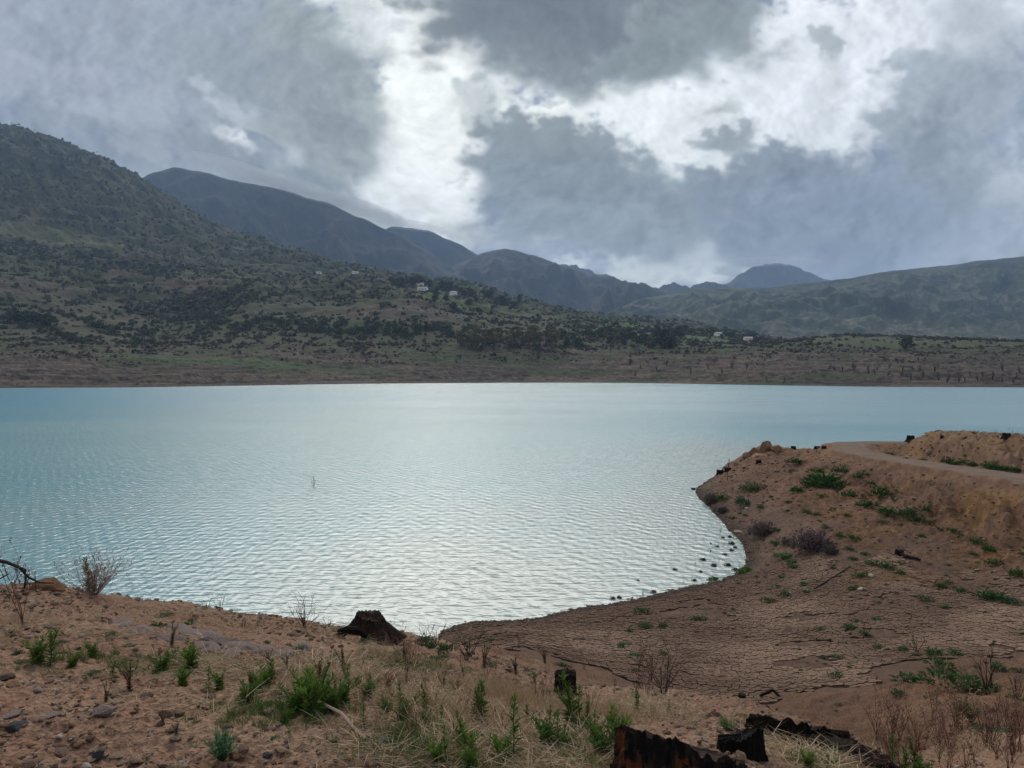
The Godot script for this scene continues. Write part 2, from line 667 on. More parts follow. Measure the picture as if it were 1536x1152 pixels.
func setup_noise() -> void:
	for k in [[n_big, 11, 0.05, 4], [n_mid, 12, 0.6, 4], [n_fine, 13, 1.3, 4], [n_patch, 14, 0.012, 5], [n_ridge, 15, 0.012, 5]]:
		k[0].seed = k[1]
		k[0].frequency = k[2]
		k[0].fractal_octaves = k[3]
		k[0].noise_type = FastNoiseLite.TYPE_SIMPLEX_SMOOTH
	n_ridge.fractal_type = FastNoiseLite.FRACTAL_RIDGED

func textured(vary: Texture2D, scale: float, bump: Texture2D, bump_cm: float, rough := 0.95) -> StandardMaterial3D:
	var m := mat(Color.WHITE, rough)
	m.albedo_texture = vary
	m.uv1_triplanar = true
	m.uv1_world_triplanar = true
	m.uv1_scale = Vector3.ONE * scale
	if bump:
		m.heightmap_enabled = true
		m.heightmap_texture = bump
		m.heightmap_scale = bump_cm
	return m

func materials() -> void:
	var grit := noise_tex(0.03, 6, 1024, Color(0.55, 0.54, 0.52), Color(1, 1, 1), FastNoiseLite.TYPE_SIMPLEX, 3)
	var grit_h := noise_tex(0.03, 6, 1024, Color.BLACK, Color.WHITE, FastNoiseLite.TYPE_SIMPLEX, 3)
	M.ground = textured(grit, 0.55, grit_h, 2.2)
	var coarse := noise_tex(0.02, 6, 1024, Color(0.5, 0.5, 0.5), Color(1, 1, 1), FastNoiseLite.TYPE_SIMPLEX, 8)
	M.far = textured(coarse, 0.011, null, 0.0, 1.0)
	M.mountain = textured(coarse, 0.0021, null, 0.0, 1.0)
	M.track = textured(grit, 0.4, grit_h, 1.0)
	M.plate = textured(grit, 1.1, grit_h, 0.6)
	M.stone = textured(grit, 3.0, grit_h, 0.6, 0.85)
	M.wood = textured(grit, 5.0, grit_h, 0.5, 0.9)
	M.tan = stone_mat(Color(0.36, 0.25, 0.17))
	M.brown = stone_mat(Color(0.21, 0.13, 0.095))
	M.ochre = stone_mat(Color(0.36, 0.2, 0.11))
	M.pale = stone_mat(Color(0.55, 0.48, 0.41))
	M.slab = stone_mat(Color(0.30, 0.225, 0.205))
	M.blue = stone_mat(Color(0.17, 0.19, 0.23))
	M.coal = stone_mat(Color(0.075, 0.075, 0.085))
	M.twig = mat(Color.WHITE, 0.9)
	M.leaf = mat(Color.WHITE, 0.6)
	M.leaf.backlight_enabled = true
	M.leaf.backlight = Color(0.5, 0.55, 0.3)
	M.straw = mat(Color.WHITE, 0.8)
	M.straw.backlight_enabled = true
	M.straw.backlight = Color(0.45, 0.4, 0.3)
	M.crown = mat(Color.WHITE, 0.8)
	# the lake: milky turquoise, rippled
	var rt := ImageTexture.create_from_image(ripples(960, 27.2))
	var w := mat(Color.WHITE, 0.22)
	w.metallic_specular = 0.33
	w.normal_enabled = true
	w.normal_texture = rt
	w.normal_scale = 1.0
	w.uv1_triplanar = true
	w.uv1_world_triplanar = true
	w.uv1_scale = Vector3.ONE / 27.2
	M.water = w

# wind ripples as a repeating normal map: many small waves whose lengths divide the tile
func ripples(n: int, tile: float) -> Image:
	var gx := PackedFloat32Array()
	var gy := PackedFloat32Array()
	gx.resize(n * n)
	gy.resize(n * n)
	var r := RandomNumberGenerator.new()
	r.seed = 77
	for k in 30:
		var length := 0.18 * pow(6.0, pow(k / 29.0, 1.5))
		var dir := PI * 0.5 + 0.45 + r.randfn(0.0, 0.85)
		var kx := roundi(cos(dir) * tile / length)
		var ky := roundi(sin(dir) * tile / length)
		var slope := 0.026 * (1.0 if length < 1.2 else 0.6)
		var norm := slope / maxf(1.0, sqrt(kx * kx + ky * ky))
		var ph := r.randf() * TAU
		var ca := PackedFloat32Array()
		var sa := PackedFloat32Array()
		for i in n:
			ca.push_back(cos(TAU * kx * i / n + ph))
			sa.push_back(sin(TAU * kx * i / n + ph))
		for j in n:
			var cb := cos(TAU * ky * j / n)
			var sb := sin(TAU * ky * j / n)
			var o := j * n
			var ax := norm * kx
			var ay := norm * ky
			for i in n:
				var c := ca[i] * cb - sa[i] * sb
				gx[o + i] += ax * c
				gy[o + i] += ay * c
	var data := PackedByteArray()
	data.resize(n * n * 3)
	for i in n * n:
		var l := 127.0 / sqrt(1.0 + gx[i] * gx[i] + gy[i] * gy[i])
		data[i * 3] = int(128.0 - gx[i] * l)
		data[i * 3 + 1] = int(128.0 + gy[i] * l)
		data[i * 3 + 2] = int(128.0 + l)
	return Image.create_from_data(n, n, false, Image.FORMAT_RGB8, data)

func setup_terrain() -> void:
	near = table(control([
		[-300, 1152, 2.8], [0, 1152, 3.0], [300, 1152, 3.0], [600, 1152, 3.05], [850, 1152, 3.15], [1100, 1152, 3.3], [1300, 1152, 3.9], [1450, 1152, 5.2], [1536, 1152, 6.2], [1800, 1152, 7.5],
		[-500, 0, 1.3, 7.42], [768, 0, 1.3, 7.42], [1400, 0, 1.3, 7.38], [2400, 0, 1.3, 7.3], [2400, 0, 3.0, 7.0], [-800, 0, 3.0, 7.4], [-800, 0, 8.0, 6.9], [2400, 0, 8.0, 5.0],
		[-300, 1000, 4.4], [0, 1000, 4.6], [300, 1000, 4.7], [550, 1020, 4.9], [760, 1060, 5.2], [950, 1080, 5.0], [1100, 1085, 4.9], [1200, 1110, 4.8],
		[-300, 890, 8.0], [0, 900, 7.6], [200, 930, 7.6], [400, 955, 8.2], [560, 975, 9.0], [700, 1000, 9.5], [840, 1025, 10.5], [1000, 1050, 8.5], [1130, 1062, 7.0], [1220, 1085, 5.8], [1300, 1128, 4.6],
		[-300, 845, 10.0], [75, 878, 9.5], [250, 905, 10.5], [430, 932, 11.5], [590, 955, 12.2], [670, 975, 14.0],
		[-300, 0, 13.0, 4.5], [-300, 0, 17.0, 1.8], [-300, 0, 21.0, -0.8], [75, 0, 12.0, 4.6], [75, 0, 16.0, 1.8], [75, 0, 20.0, -0.8], [250, 0, 13.0, 4.3], [250, 0, 17.0, 1.6], [250, 0, 21.0, -0.8],
		[430, 0, 14.0, 3.6], [430, 0, 18.0, 1.2], [430, 0, 22.0, -0.8], [590, 0, 14.5, 3.4], [590, 0, 19.0, 1.2], [590, 0, 24.0, -0.6],
		[760, 985, 13.5], [760, 962, 20.0], [760, 948, 24.0], [840, 1000, 17.0], [840, 960, 22.5],
		[1000, 0, 12.0, 3.5], [1000, 0, 16.0, 2.1], [1000, 1000, 19.0], [1000, 940, 25.0], [1130, 0, 10.0, 4.0], [1130, 0, 14.0, 2.5], [1130, 1040, 16.5], [1130, 960, 22.5], [1130, 900, 28.0],
		[1220, 0, 8.5, 4.3], [1220, 0, 12.0, 2.8], [1220, 1060, 15.0], [1300, 0, 7.0, 5.0], [1300, 0, 10.0, 3.4], [1300, 1090, 13.5], [1300, 1000, 18.3], [1300, 930, 23.0], [1300, 860, 28.5], [1300, 800, 34.0],
		[1450, 1110, 8.5], [1450, 1070, 12.0], [1450, 1010, 16.5], [1450, 940, 21.5], [1450, 870, 27.0], [1450, 800, 33.0], [1450, 760, 36.5], [1450, 728, 39.0],
		[1536, 1100, 10.5], [1536, 1040, 14.5], [1536, 960, 20.0], [1536, 870, 26.0], [1536, 790, 31.5], [1536, 738, 36.0], [1750, 1000, 17.0], [1750, 870, 25.0], [1750, 760, 33.0], [2400, 0, 20.0, 3.5], [2400, 0, 45.0, 4.6],
		[1200, 860, 30.5], [1200, 800, 36.5], [1200, 750, 44.0], [1200, 710, 54.0], [1200, 685, 65.0], [1180, 672, 72.0], [1250, 676, 60.0], [1250, 720, 50.0], [1320, 740, 44.0], [1320, 702, 50.0], [1142, 668, 74.0],
		[1392, 653, 50.5], [1377, 656, 51.0], [1354, 664, 52.5], [1334, 668, 55.0], [1430, 657, 49.0], [1480, 658, 48.0], [1536, 658, 47.0], [1700, 658, 46.0], [1470, 672, 45.0], [1536, 676, 43.0], [1334, 683, 51.5], [1420, 690, 46.5], [1536, 700, 40.0],
		[1390, 0, 58.0, 3.2], [1400, 0, 70.0, 1.5], [1400, 0, 82.0, -1.0], [1250, 0, 68.0, 2.2], [1250, 0, 80.0, -0.8], [1140, 0, 80.0, -0.8], [1536, 0, 60.0, 3.0], [1536, 0, 75.0, 1.0], [1536, 0, 85.0, -1.0], [1750, 0, 60.0, 3.0], [1750, 0, 80.0, -0.5],
		[660, 950, 0, 0.0], [760, 932, 0, 0.0], [860, 914, 0, 0.0], [1000, 886, 0, 0.0], [1080, 868, 0, 0.0], [1122, 845, 0, 0.0], [1112, 815, 0, 0.0], [1085, 785, 0, 0.0], [1055, 755, 0, 0.0], [1042, 735, 0, 0.0], [1075, 712, 0, 0.0], [1105, 692, 0, 0.0],
		[760, 0, 31.0, -0.6], [1000, 0, 36.0, -0.5], [1060, 0, 40.0, -0.35], [1085, 0, 40.0, -0.25], [1020, 0, 50.0, -0.8], [1000, 0, 60.0, -1.0], [1045, 0, 70.0, -1.0], [1090, 0, 86.0, -1.2], [900, 0, 40.0, -1.5], [660, 0, 35.0, -1.2],
		[760, 0, 60.0, -3.0], [400, 0, 40.0, -3.0], [0, 0, 40.0, -3.0], [-300, 0, 40.0, -3.0], [0, 0, 100.0, -4.0], [768, 0, 100.0, -4.0], [1100, 0, 105.0, -3.0], [1536, 0, 105.0, -3.0], [1900, 0, 105.0, -3.0]]),
		-1.3, 1.3, 230, 1.3, 112.0, 170)
	far = table(control([
		[-300, 585, 0, 0.0], [0, 582, 0, 0.0], [200, 581, 0, 0.0], [400, 578, 0, 0.0], [560, 575.5, 0, 0.0], [768, 574, 0, 0.0], [960, 574.5, 0, 0.0], [1100, 577, 0, 0.0], [1300, 580, 0, 0.0], [1536, 581, 0, 0.0], [1850, 582, 0, 0.0],
		[-300, 0, 300, -6.0], [0, 0, 325, -6.0], [400, 0, 380, -6.0], [768, 0, 440, -6.0], [1100, 0, 400, -6.0], [1536, 0, 340, -6.0], [1850, 0, 330, -6.0],
		[-300, 515, 500], [0, 522, 520], [200, 527, 560], [400, 515, 640], [600, 508, 690], [768, 514, 690], [900, 525, 680], [1000, 527, 650], [1150, 525, 620], [1300, 530, 600], [1450, 527, 580], [1536, 527, 570], [1850, 527, 560],
		[-300, 460, 700], [0, 472, 700], [150, 485, 720], [240, 508, 700], [400, 472, 800], [520, 466, 850], [600, 450, 880], [680, 470, 860], [760, 484, 880], [900, 494, 880], [1000, 502, 850], [1130, 516, 760], [1270, 504, 760], [1400, 508, 790], [1536, 513, 800], [1850, 515, 800],
		[-300, 380, 950], [0, 412, 900], [150, 442, 900], [350, 432, 960], [450, 432, 1050], [550, 424, 1250], [640, 440, 1230], [700, 450, 1200], [800, 470, 1150], [900, 486, 1150], [1000, 490, 1200], [1080, 500, 1250], [1160, 514, 1150], [1300, 522, 1000], [1536, 528, 1000],
		[-300, 310, 1300], [0, 342, 1300], [170, 368, 1350], [300, 388, 1380], [420, 402, 1450], [550, 410, 1600], [700, 430, 1500], [800, 459, 1450], [900, 480, 1450], [1000, 486, 1500], [1100, 501, 1600], [1200, 516, 1600], [1536, 530, 1500],
		[-300, 120, 2300], [0, 194, 2200], [70, 216, 2180], [130, 238, 2150], [200, 268, 2100], [280, 322, 2050], [330, 347, 1950], [420, 374, 1850], [500, 397, 1750],
		[-300, 200, 2900], [0, 280, 2800], [200, 400, 2800], [500, 470, 2500], [700, 500, 2200], [900, 520, 2200], [1300, 536, 2200], [1700, 536, 2200]]),
		-1.0, 1.0, 230, 320.0, 2900.0, 130)
	# middle of the dirt track, from the right edge of the picture to behind the mound
	for p in [[1700, 748, 3.9], [1536, 717, 3.75], [1450, 705, 3.5], [1380, 695, 3.3], [1320, 685, 3.1], [1278, 676, 2.95], [1275, 671, 2.95]]:
		var r := ray(p[0], p[1])
		var d: float = (p[2] - EYE) / r.y
		road.push_back(Vector3(r.x * d, 1.75, d))
		road_h.push_back(p[2])
	var e := road[road.size() - 1]
	for p in [[1.5, 3.5, 2.9], [4.5, 5.5, 2.8], [9.0, 6.0, 2.7]]:
		road.push_back(Vector3(e.x + p[0], 1.75, e.z + p[1]))
		road_h.push_back(p[2])

func build_water() -> void:
	var p := PackedVector3Array()
	var c := PackedColorArray()
	var nu := 240
	var nv := 260
	for i in nv:
		var d := 8.0 * pow(75.0, float(i) / (nv - 1)) if i < nv - 1 else 900.0
		for j in nu:
			var u := lerpf(-1.6, 1.6, float(j) / (nu - 1))
			var x := u * (d + 12.0)
			var gust := n_big.get_noise_2d(x * 0.5 + 200.0, d * 0.9)
			p.push_back(Vector3(x, 0.02 * n_big.get_noise_2d(x * 3.2, d * 4.0) * (0.5 + gust), -d))
			var t := 0.5 + 0.6 * n_big.get_noise_2d(x * 0.10, d * 0.22)
			var body := Color(0.10, 0.245, 0.285).lerp(Color(0.15, 0.305, 0.335), clampf(t, 0.0, 1.0))
			# bluer patch of water off the tall mountain, set by position only
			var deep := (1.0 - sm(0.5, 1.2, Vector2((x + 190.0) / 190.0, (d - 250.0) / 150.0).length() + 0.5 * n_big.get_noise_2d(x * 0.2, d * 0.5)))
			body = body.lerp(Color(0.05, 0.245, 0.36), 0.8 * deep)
			var silt_or_sheen := (1.0 - sm(0.5, 1.2, Vector2((x - 170.0) / 190.0, (d - 230.0) / 190.0).length() + 0.4 * n_big.get_noise_2d(x * 0.2 + 60.0, d * 0.5)))
			body = body.lerp(Color(0.25, 0.38, 0.41), 0.7 * silt_or_sheen)  # paler off the spit: bright sky reflection painted into the water colour
			# silt stirred up over the shallows
			if d < 105.0:
				var floor_h := look(near, x / d, d)
				body = body.lerp(Color(0.235, 0.285, 0.265), 0.85 * (1.0 - sm(0.6, 4.2, -floor_h + 0.8 * gust)))
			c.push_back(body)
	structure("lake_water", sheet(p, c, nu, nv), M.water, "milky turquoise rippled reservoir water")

# ------------------------------------------------------------------ near ground
func near_color(x: float, d: float, h: float) -> Color:
	var p1 := n_big.get_noise_2d(x * 4.0, d * 4.0)
	var p2 := n_mid.get_noise_2d(x * 0.8 + 9.0, d * 0.8)
	var p3 := n_fine.get_noise_2d(x * 2.5, d * 2.5)
	var soil := Color(0.30, 0.172, 0.115).lerp(Color(0.39, 0.25, 0.17), clampf(0.5 + p2, 0.0, 1.0))
	soil = soil.lerp(Color(0.19, 0.10, 0.065), clampf(1.3 * p3 + 0.4 * p1, 0.0, 0.85))
	# silt left by the lake on everything low
	var silt_or_sheen := Color(0.16, 0.086, 0.056).lerp(Color(0.245, 0.135, 0.083), clampf(0.5 + p1 * 0.9 + p2 * 0.5, 0.0, 1.0))
	soil = soil.lerp(silt_or_sheen, 1.0 - sm(3.2, 4.6, h + 0.5 * p2))
	# dry orange grass mats on the spit
	if x > 12.0 and d > 24.0:
		var g := sm(0.08, 0.36, n_big.get_noise_2d(x * 3.0 + 70.0, d * 3.0) + 0.25 * p2) * sm(1.4, 2.0, h)
		soil = soil.lerp(Color(0.33, 0.18, 0.075), 0.65 * g)
		if x > 25.5:
			soil = soil.lerp(Color(0.30, 0.19, 0.105), sm(3.8, 4.4, h) * clampf(0.6 + p2, 0.0, 1.0))
	var mud := mud_at(h, x, d)
	if mud > 0.0:
		var m := Color(0.14, 0.082, 0.057).lerp(Color(0.185, 0.112, 0.08), clampf(0.5 + p2, 0.0, 1.0))
		m = m.lerp(Color(0.075, 0.05, 0.04), 1.0 - sm(0.05, 0.35, h + 0.12 * p2))
		soil = soil.lerp(m, mud)
	return soil * (1.0 + (0.25 if d < 18.0 else 0.55) * p3)

func plated(x: float, d: float) -> float:       # where the mud has cracked into plates
	if absf(x / d) > 0.73 or x < -4.0 or x > 21.0:
		return 0.0
	var hb := near_base(x, d)
	return sm(0.62, 0.72, mud_at(hb, x, d)) * sm(0.06, 0.14, hb) * (1.0 - sm(1.0, 1.25, hb + maxf(0.0, (d - 22.0) * 0.09) - 1.0 + 0.5 * n_mid.get_noise_2d(x * 0.5 + 90.0, d * 0.5))) * sm(-0.38, -0.32, n_mid.get_noise_2d(x * 0.4 + 11.0, d * 0.4)) * sm(13.0, 13.3, d) * (1.0 - sm(32.4, 32.8, d))

func build_near_ground() -> void:
	var cols := PackedFloat32Array()
	for j in 14:
		cols.push_back(lerpf(-1.3, -0.74, j / 14.0))
	for j in 580:
		cols.push_back(lerpf(-0.74, 0.80, j / 580.0))
	for j in 13:
		cols.push_back(lerpf(0.80, 1.3, j / 12.0))
	var rows := PackedFloat32Array()
	for i in 6:
		rows.push_back(-12.0 + i * 2.2)
	var nr := 600
	for i in nr:
		rows.push_back(1.3 * pow(110.0 / 1.3, float(i) / (nr - 1)))
	var p := PackedVector3Array()
	var c := PackedColorArray()
	for d in rows:
		for u in cols:
			var x := u * maxf(d, 1.3)
			if d < 1.3:
				x = u * (1.3 + (1.3 - d) * 1.2)
			var h := near_h(x, d) if d >= 1.3 else lerpf(7.45, near_h(u * 1.3, 1.3), clampf((d + 2.0) / 3.3, 0.0, 1.0))
			var col := near_color(x, d, h) if h > -0.6 else Color(0.1, 0.07, 0.05)
			if d > 13.0 and d < 33.5:
				h -= 0.07 * plated(x, d)
			p.push_back(Vector3(x, h, -d))
			c.push_back(col)
	structure("ground", sheet(p, c, cols.size(), rows.size(), -0.5), M.ground, "reddish brown stony soil bank and dried mud flat")

func build_track() -> void:
	var p := PackedVector3Array()
	var c := PackedColorArray()
	var nu := 15
	var n := 0
	var pts := []
	var hs := []
	for i in road.size() - 1:
		var cnt := int(Vector2(road[i].x, road[i].z).distance_to(Vector2(road[i + 1].x, road[i + 1].z)) / 0.35) + 1
		for k in cnt:
			var t := float(k) / cnt
			pts.append(Vector2(lerpf(road[i].x, road[i + 1].x, t), lerpf(road[i].z, road[i + 1].z, t)))
			hs.append(lerpf(road_h[i], road_h[i + 1], t))
	for s in 6:
		for i in range(1, pts.size() - 1):
			pts[i] = (pts[i - 1] + pts[i] * 2.0 + pts[i + 1]) / 4.0
	n = pts.size()
	for i in n:
		var dir: Vector2 = (pts[mini(i + 1, n - 1)] - pts[maxi(i - 1, 0)]).normalized()
		var side := Vector2(dir.y, -dir.x)
		for j in nu:
			var o := lerpf(-1.0, 1.0, float(j) / (nu - 1))
			var wdt := 1.38 + 0.3 * n_mid.get_noise_2d(pts[i].x * 0.9 + o, pts[i].y * 0.9)
			var q: Vector2 = pts[i] + side * o * wdt
			var y := maxf(hs[i], near_h(q.x, q.y)) + 0.05 + 0.02 * n_fine.get_noise_2d(q.x * 2.0, q.y * 2.0) - 0.14 * pow(absf(o), 8.0) - 0.05 * exp(-pow((absf(o) - 0.52) * 7.0, 2.0))
			p.push_back(Vector3(q.x, y, -q.y))
			var tone := 0.5 + n_mid.get_noise_2d(q.x * 1.3, q.y * 0.5)
			c.push_back(Color(0.215, 0.15, 0.115).lerp(Color(0.27, 0.195, 0.155), clampf(tone, 0.0, 1.0)))
	structure("dirt_track", sheet(p, c, nu, n), M.track, "pale brown dirt track curving behind an earth mound")

# ------------------------------------------------------------------ far land
var fields := []

func far_color(x: float, d: float, h: float) -> Color:
	var p1 := n_patch.get_noise_2d(x * 0.7, d * 0.7)
	var p2 := n_patch.get_noise_2d(x * 3.0 + 500.0, d * 3.0)
	var p3 := n_patch.get_noise_2d(x * 9.0, d * 9.0 + 900.0)
	var base := Color(0.10, 0.125, 0.048).lerp(Color(0.15, 0.14, 0.07), clampf(0.5 + p1 + 0.6 * p2, 0.0, 1.0))
	base = base.lerp(Color(0.052, 0.066, 0.034), clampf(0.35 + 1.4 * p3 + 1.2 * p2, 0.0, 0.9))
	if h < 34.0:
		var line := n_patch.get_noise_2d(x * 0.5, h * 70.0)
		var bare := Color(0.095, 0.071, 0.055).lerp(Color(0.20, 0.147, 0.108), clampf(0.5 + 1.3 * p1 + 1.8 * line, 0.0, 1.0))
		bare = bare.lerp(Color(0.26, 0.195, 0.145), sm(0.12, 0.4, n_patch.get_noise_2d(x * 0.9 + 150.0, h * 120.0)) * 0.7)
		bare = bare.lerp(Color(0.035, 0.03, 0.024), sm(0.08, 0.4, n_patch.get_noise_2d(x * 1.1 + 50.0, h * 110.0) + 0.5 * p3))
		bare = bare.lerp(Color(0.075, 0.10, 0.04), 0.8 * sm(0.02, 0.25, n_patch.get_noise_2d(x * 0.35 + 77.0, d * 0.9) - 0.08 + 0.2 * line))
		var top := 23.0 + 16.0 * p2 + 14.0 * p1 + 5.0 * p3
		base = base.lerp(bare, 1.0 - sm(top - 3.0, top + 3.0, h))
	for f in fields:
		var dx: float = x - f[0]
		var dz: float = d - f[1]
		if f[7] == 0.0 or absf(dx) + absf(dz) > 2.4 * (f[2] + f[3]):
			continue
		var e: float = sqrt(pow((dx * f[4] + dz * f[5]) / f[2], 2.0) + pow((-dx * f[5] + dz * f[4]) / f[3], 2.0)) + 0.5 * p2 + 0.25 * p3
		if e < 1.15:
			base = base.lerp(f[6], f[7] * (1.0 - sm(0.8, 1.15, e)))
	return base * (0.78 + 0.3 * p3)

func field(px: float, py: float, wide_px: float, deep: float, turn: float, c: Color, amount := 0.9) -> void:
	var p := hit(px, py, true)
	fields.append([p.x, -p.z, wide_px * px_m(p), deep, cos(turn), sin(turn), c, amount])

func build_far_land() -> void:
	var green := Color(0.17, 0.23, 0.06)
	var pale := Color(0.21, 0.225, 0.10)
	var red := Color(0.22, 0.13, 0.095)
	var dry := Color(0.15, 0.12, 0.08)
	var thicket := Color(0.10, 0.125, 0.048)     # only tells where the scrub grows thick; the ground keeps its colour
	var list := []
	field(60, 352, 140, 40, 0.15, pale)
	field(690, 455, 70, 50, 0.1, green)
	field(780, 470, 90, 60, 0.0, Color(0.12, 0.16, 0.055))
	field(1060, 508, 42, 70, 0.0, Color(0.07, 0.17, 0.05))
	field(960, 488, 30, 60, 0.0, Color(0.09, 0.2, 0.05))
	field(1300, 512, 80, 60, 0.0, Color(0.12, 0.145, 0.055), 0.8)
	field(1460, 516, 90, 50, 0.0, Color(0.14, 0.15, 0.06), 0.8)
	field(640, 465, 70, 60, 0.0, Color(0.16, 0.12, 0.095), 0.8)
	field(520, 470, 60, 40, 0.0, red, 0.5)
	field(190, 410, 22, 30, 0.0, red, 0.8)
	field(300, 425, 50, 40, 0.0, red, 0.7)
	field(30, 430, 70, 60, 0.0, dry, 0.8)
	field(170, 465, 70, 70, 0.0, dry, 0.7)
	field(60, 490, 90, 60, 0.0, dry, 0.6)
	field(440, 460, 90, 40, 0.0, Color(0.11, 0.12, 0.06), 0.7)
	field(420, 400, 80, 90, 0.0, Color(0.085, 0.11, 0.05), 0.7)
	field(150, 395, 170, 90, 0.1, thicket, 0.0)
	field(300, 460, 90, 70, 0.1, thicket, 0.0)
	field(330, 543, 190, 22, 0.0, Color(0.10, 0.155, 0.06), 0.8)
	field(1080, 547, 26, 14, 0.0, red, 0.8)
	var nu := 620
	var nv := 380
	var p := PackedVector3Array()
	var c := PackedColorArray()
	for i in nv:
		var d := 330.0 * pow(2800.0 / 330.0, float(i) / (nv - 1))
		for j in nu:
			var x := lerpf(-0.95, 0.95, float(j) / (nu - 1)) * d
			var h := far_h(x, d)
			p.push_back(Vector3(x, h, -d))
			c.push_back(far_color(x, d, h) if h > -3.0 else Color(0.1, 0.08, 0.06))
	structure("far_hills", sheet(p, c, nu, nv, -2.0), M.far, "scrub covered hills rising from the bare far shore")

# ------------------------------------------------------------------ mountains
func mountain(called: String, label: String, sky: Array, d: float, front: float, foot: float, rough: float, jag: float, c0: Color, c1: Color, rock: Color, rock_share: float, rseed: float, cols := 260, rows := 70) -> void:
	var u := PackedFloat32Array()
	var s := PackedFloat32Array()
	for k in sky:
		var r := ray(k[0], k[1])
		u.push_back(r.x)
		s.push_back(r.y)
	var p := PackedVector3Array()
	var c := PackedColorArray()
	var last := u.size() - 1
	for i in rows:
		var t := 1.28 * float(i) / (rows - 1)
		for j in cols:
			var uu := lerpf(u[0], u[last], float(j) / (cols - 1))
			var k := 0
			while k < last - 1 and u[k + 1] < uu:
				k += 1
			var f := clampf((uu - u[k]) / (u[k + 1] - u[k]), 0.0, 1.0)
			f = lerpf(f, f * f * (3.0 - 2.0 * f), 0.5)
			var top := EYE + lerpf(s[k], s[k + 1], f) * d
			top += jag * d * 0.001 * (n_ridge.get_noise_2d(uu * d * 0.5 + rseed * 100.0, 3.0) + 0.6 * n_fine.get_noise_1d(uu * d * 0.012 + rseed))
			var dd := lerpf(front, d, t)
			var x := uu * dd
			var prof := pow(minf(t, 1.0), 1.25) if t <= 1.0 else 1.0 - (t - 1.0) * 1.6
			var h := lerpf(foot, top, prof)
			var mask := sin(minf(t, 1.0) * PI) * 0.9 + 0.1 * minf(t, 1.0)
			if t > 0.97:
				mask = 0.05
			h += rough * mask * (n_ridge.get_noise_2d(x * 0.16 + rseed * 31.0, dd * 0.10) * 0.75 + 0.5 * n_big.get_noise_2d(x * 0.06 + rseed * 17.0, dd * 0.05) + 0.16 * n_ridge.get_noise_2d(x * 0.6 + rseed * 17.0, dd * 0.45) - 0.2)
			p.push_back(Vector3(x, h, -dd))
			var a := n_patch.get_noise_2d(x * 0.25 + rseed * 71.0, dd * 0.25)
			var b := n_patch.get_noise_2d(x * 1.4 + rseed * 13.0, dd * 1.4)
			var e := n_patch.get_noise_2d(x * 5.0, dd * 5.0)
			var cc := c0.lerp(c1, clampf(0.5 + 1.1 * a + 0.5 * b, 0.0, 1.0))
			cc = cc.lerp(rock, rock_share * sm(0.15, 0.45, b + 0.5 * a + 0.4 * e))
			c.push_back(cc * (0.75 + 0.4 * e))
	structure(called, sheet(p, c, cols, rows), M.mountain, label)

func build_mountains() -> void:
	var g0 := Color(0.05, 0.06, 0.035)
	var g1 := Color(0.085, 0.085, 0.05)
	var grey := Color(0.2, 0.18, 0.15)
	mountain("mountain", "tall rounded mountain with its summit under the cloud", [[40, 360], [150, 302], [200, 272], [232, 258], [262, 250], [300, 257], [350, 270], [420, 283], [480, 300], [540, 325], [590, 347], [640, 376], [680, 402], [760, 452], [860, 500]], 3800.0, 2500.0, 90.0, 150.0, 0.6, g0, g1, grey, 0.3, 1.0)
	mountain("mountain", "hazy mountain shoulder half hidden by bright cloud", [[480, 380], [560, 350], [590, 337], [640, 343], [680, 360], [722, 382], [770, 420], [850, 470]], 5000.0, 4000.0, 150.0, 120.0, 0.8, g0, g1, grey, 0.2, 2.0, 140, 40)
	mountain("mountain", "blue pointed mountain with a long slope down to the valley", [[560, 470], [640, 425], [690, 395], [730, 378], [757, 372], [800, 382], [850, 400], [900, 414], [950, 425], [990, 434], [1060, 450], [1160, 480]], 4300.0, 2500.0, 90.0, 170.0, 0.7, g0, g1, grey, 0.15, 3.0)
	mountain("mountain", "jagged distant rocky ridge above the long blue slope", [[790, 410], [832, 392], [858, 395], [880, 402], [905, 410], [918, 414], [930, 432], [980, 450]], 6500.0, 5600.0, 250.0, 80.0, 3.0, g0, g1, grey, 0.4, 4.0, 120, 30)
	mountain("mountain", "low serrated distant hills at the valley head", [[940, 450], [980, 434], [998, 425], [1012, 422], [1036, 431], [1046, 423], [1068, 420], [1095, 428], [1140, 434], [1250, 440]], 5600.0, 4700.0, 150.0, 90.0, 3.0, g0, g1, grey, 0.3, 5.0, 150, 30)
	mountain("mountain", "broad distant peak touching the cloud at the valley head", [[1040, 440], [1092, 424], [1112, 409], [1132, 399], [1160, 394], [1190, 397], [1216, 409], [1242, 419], [1310, 436], [1420, 450]], 6800.0, 5600.0, 250.0, 100.0, 1.6, g0, g1, grey, 0.3, 6.0, 160, 36)
	mountain("mountain", "long flat-topped ridge with groves and pale rocks below", [[900, 470], [980, 446], [1040, 434], [1150, 431], [1240, 421], [1262, 418], [1340, 406], [1420, 398], [1480, 390], [1536, 384], [1660, 376], [1850, 372]], 3200.0, 1700.0, 62.0, 85.0, 0.7, Color(0.055, 0.075, 0.038), Color(0.125, 0.155, 0.062), Color(0.34, 0.30, 0.24), 0.5, 7.0, 420, 130)

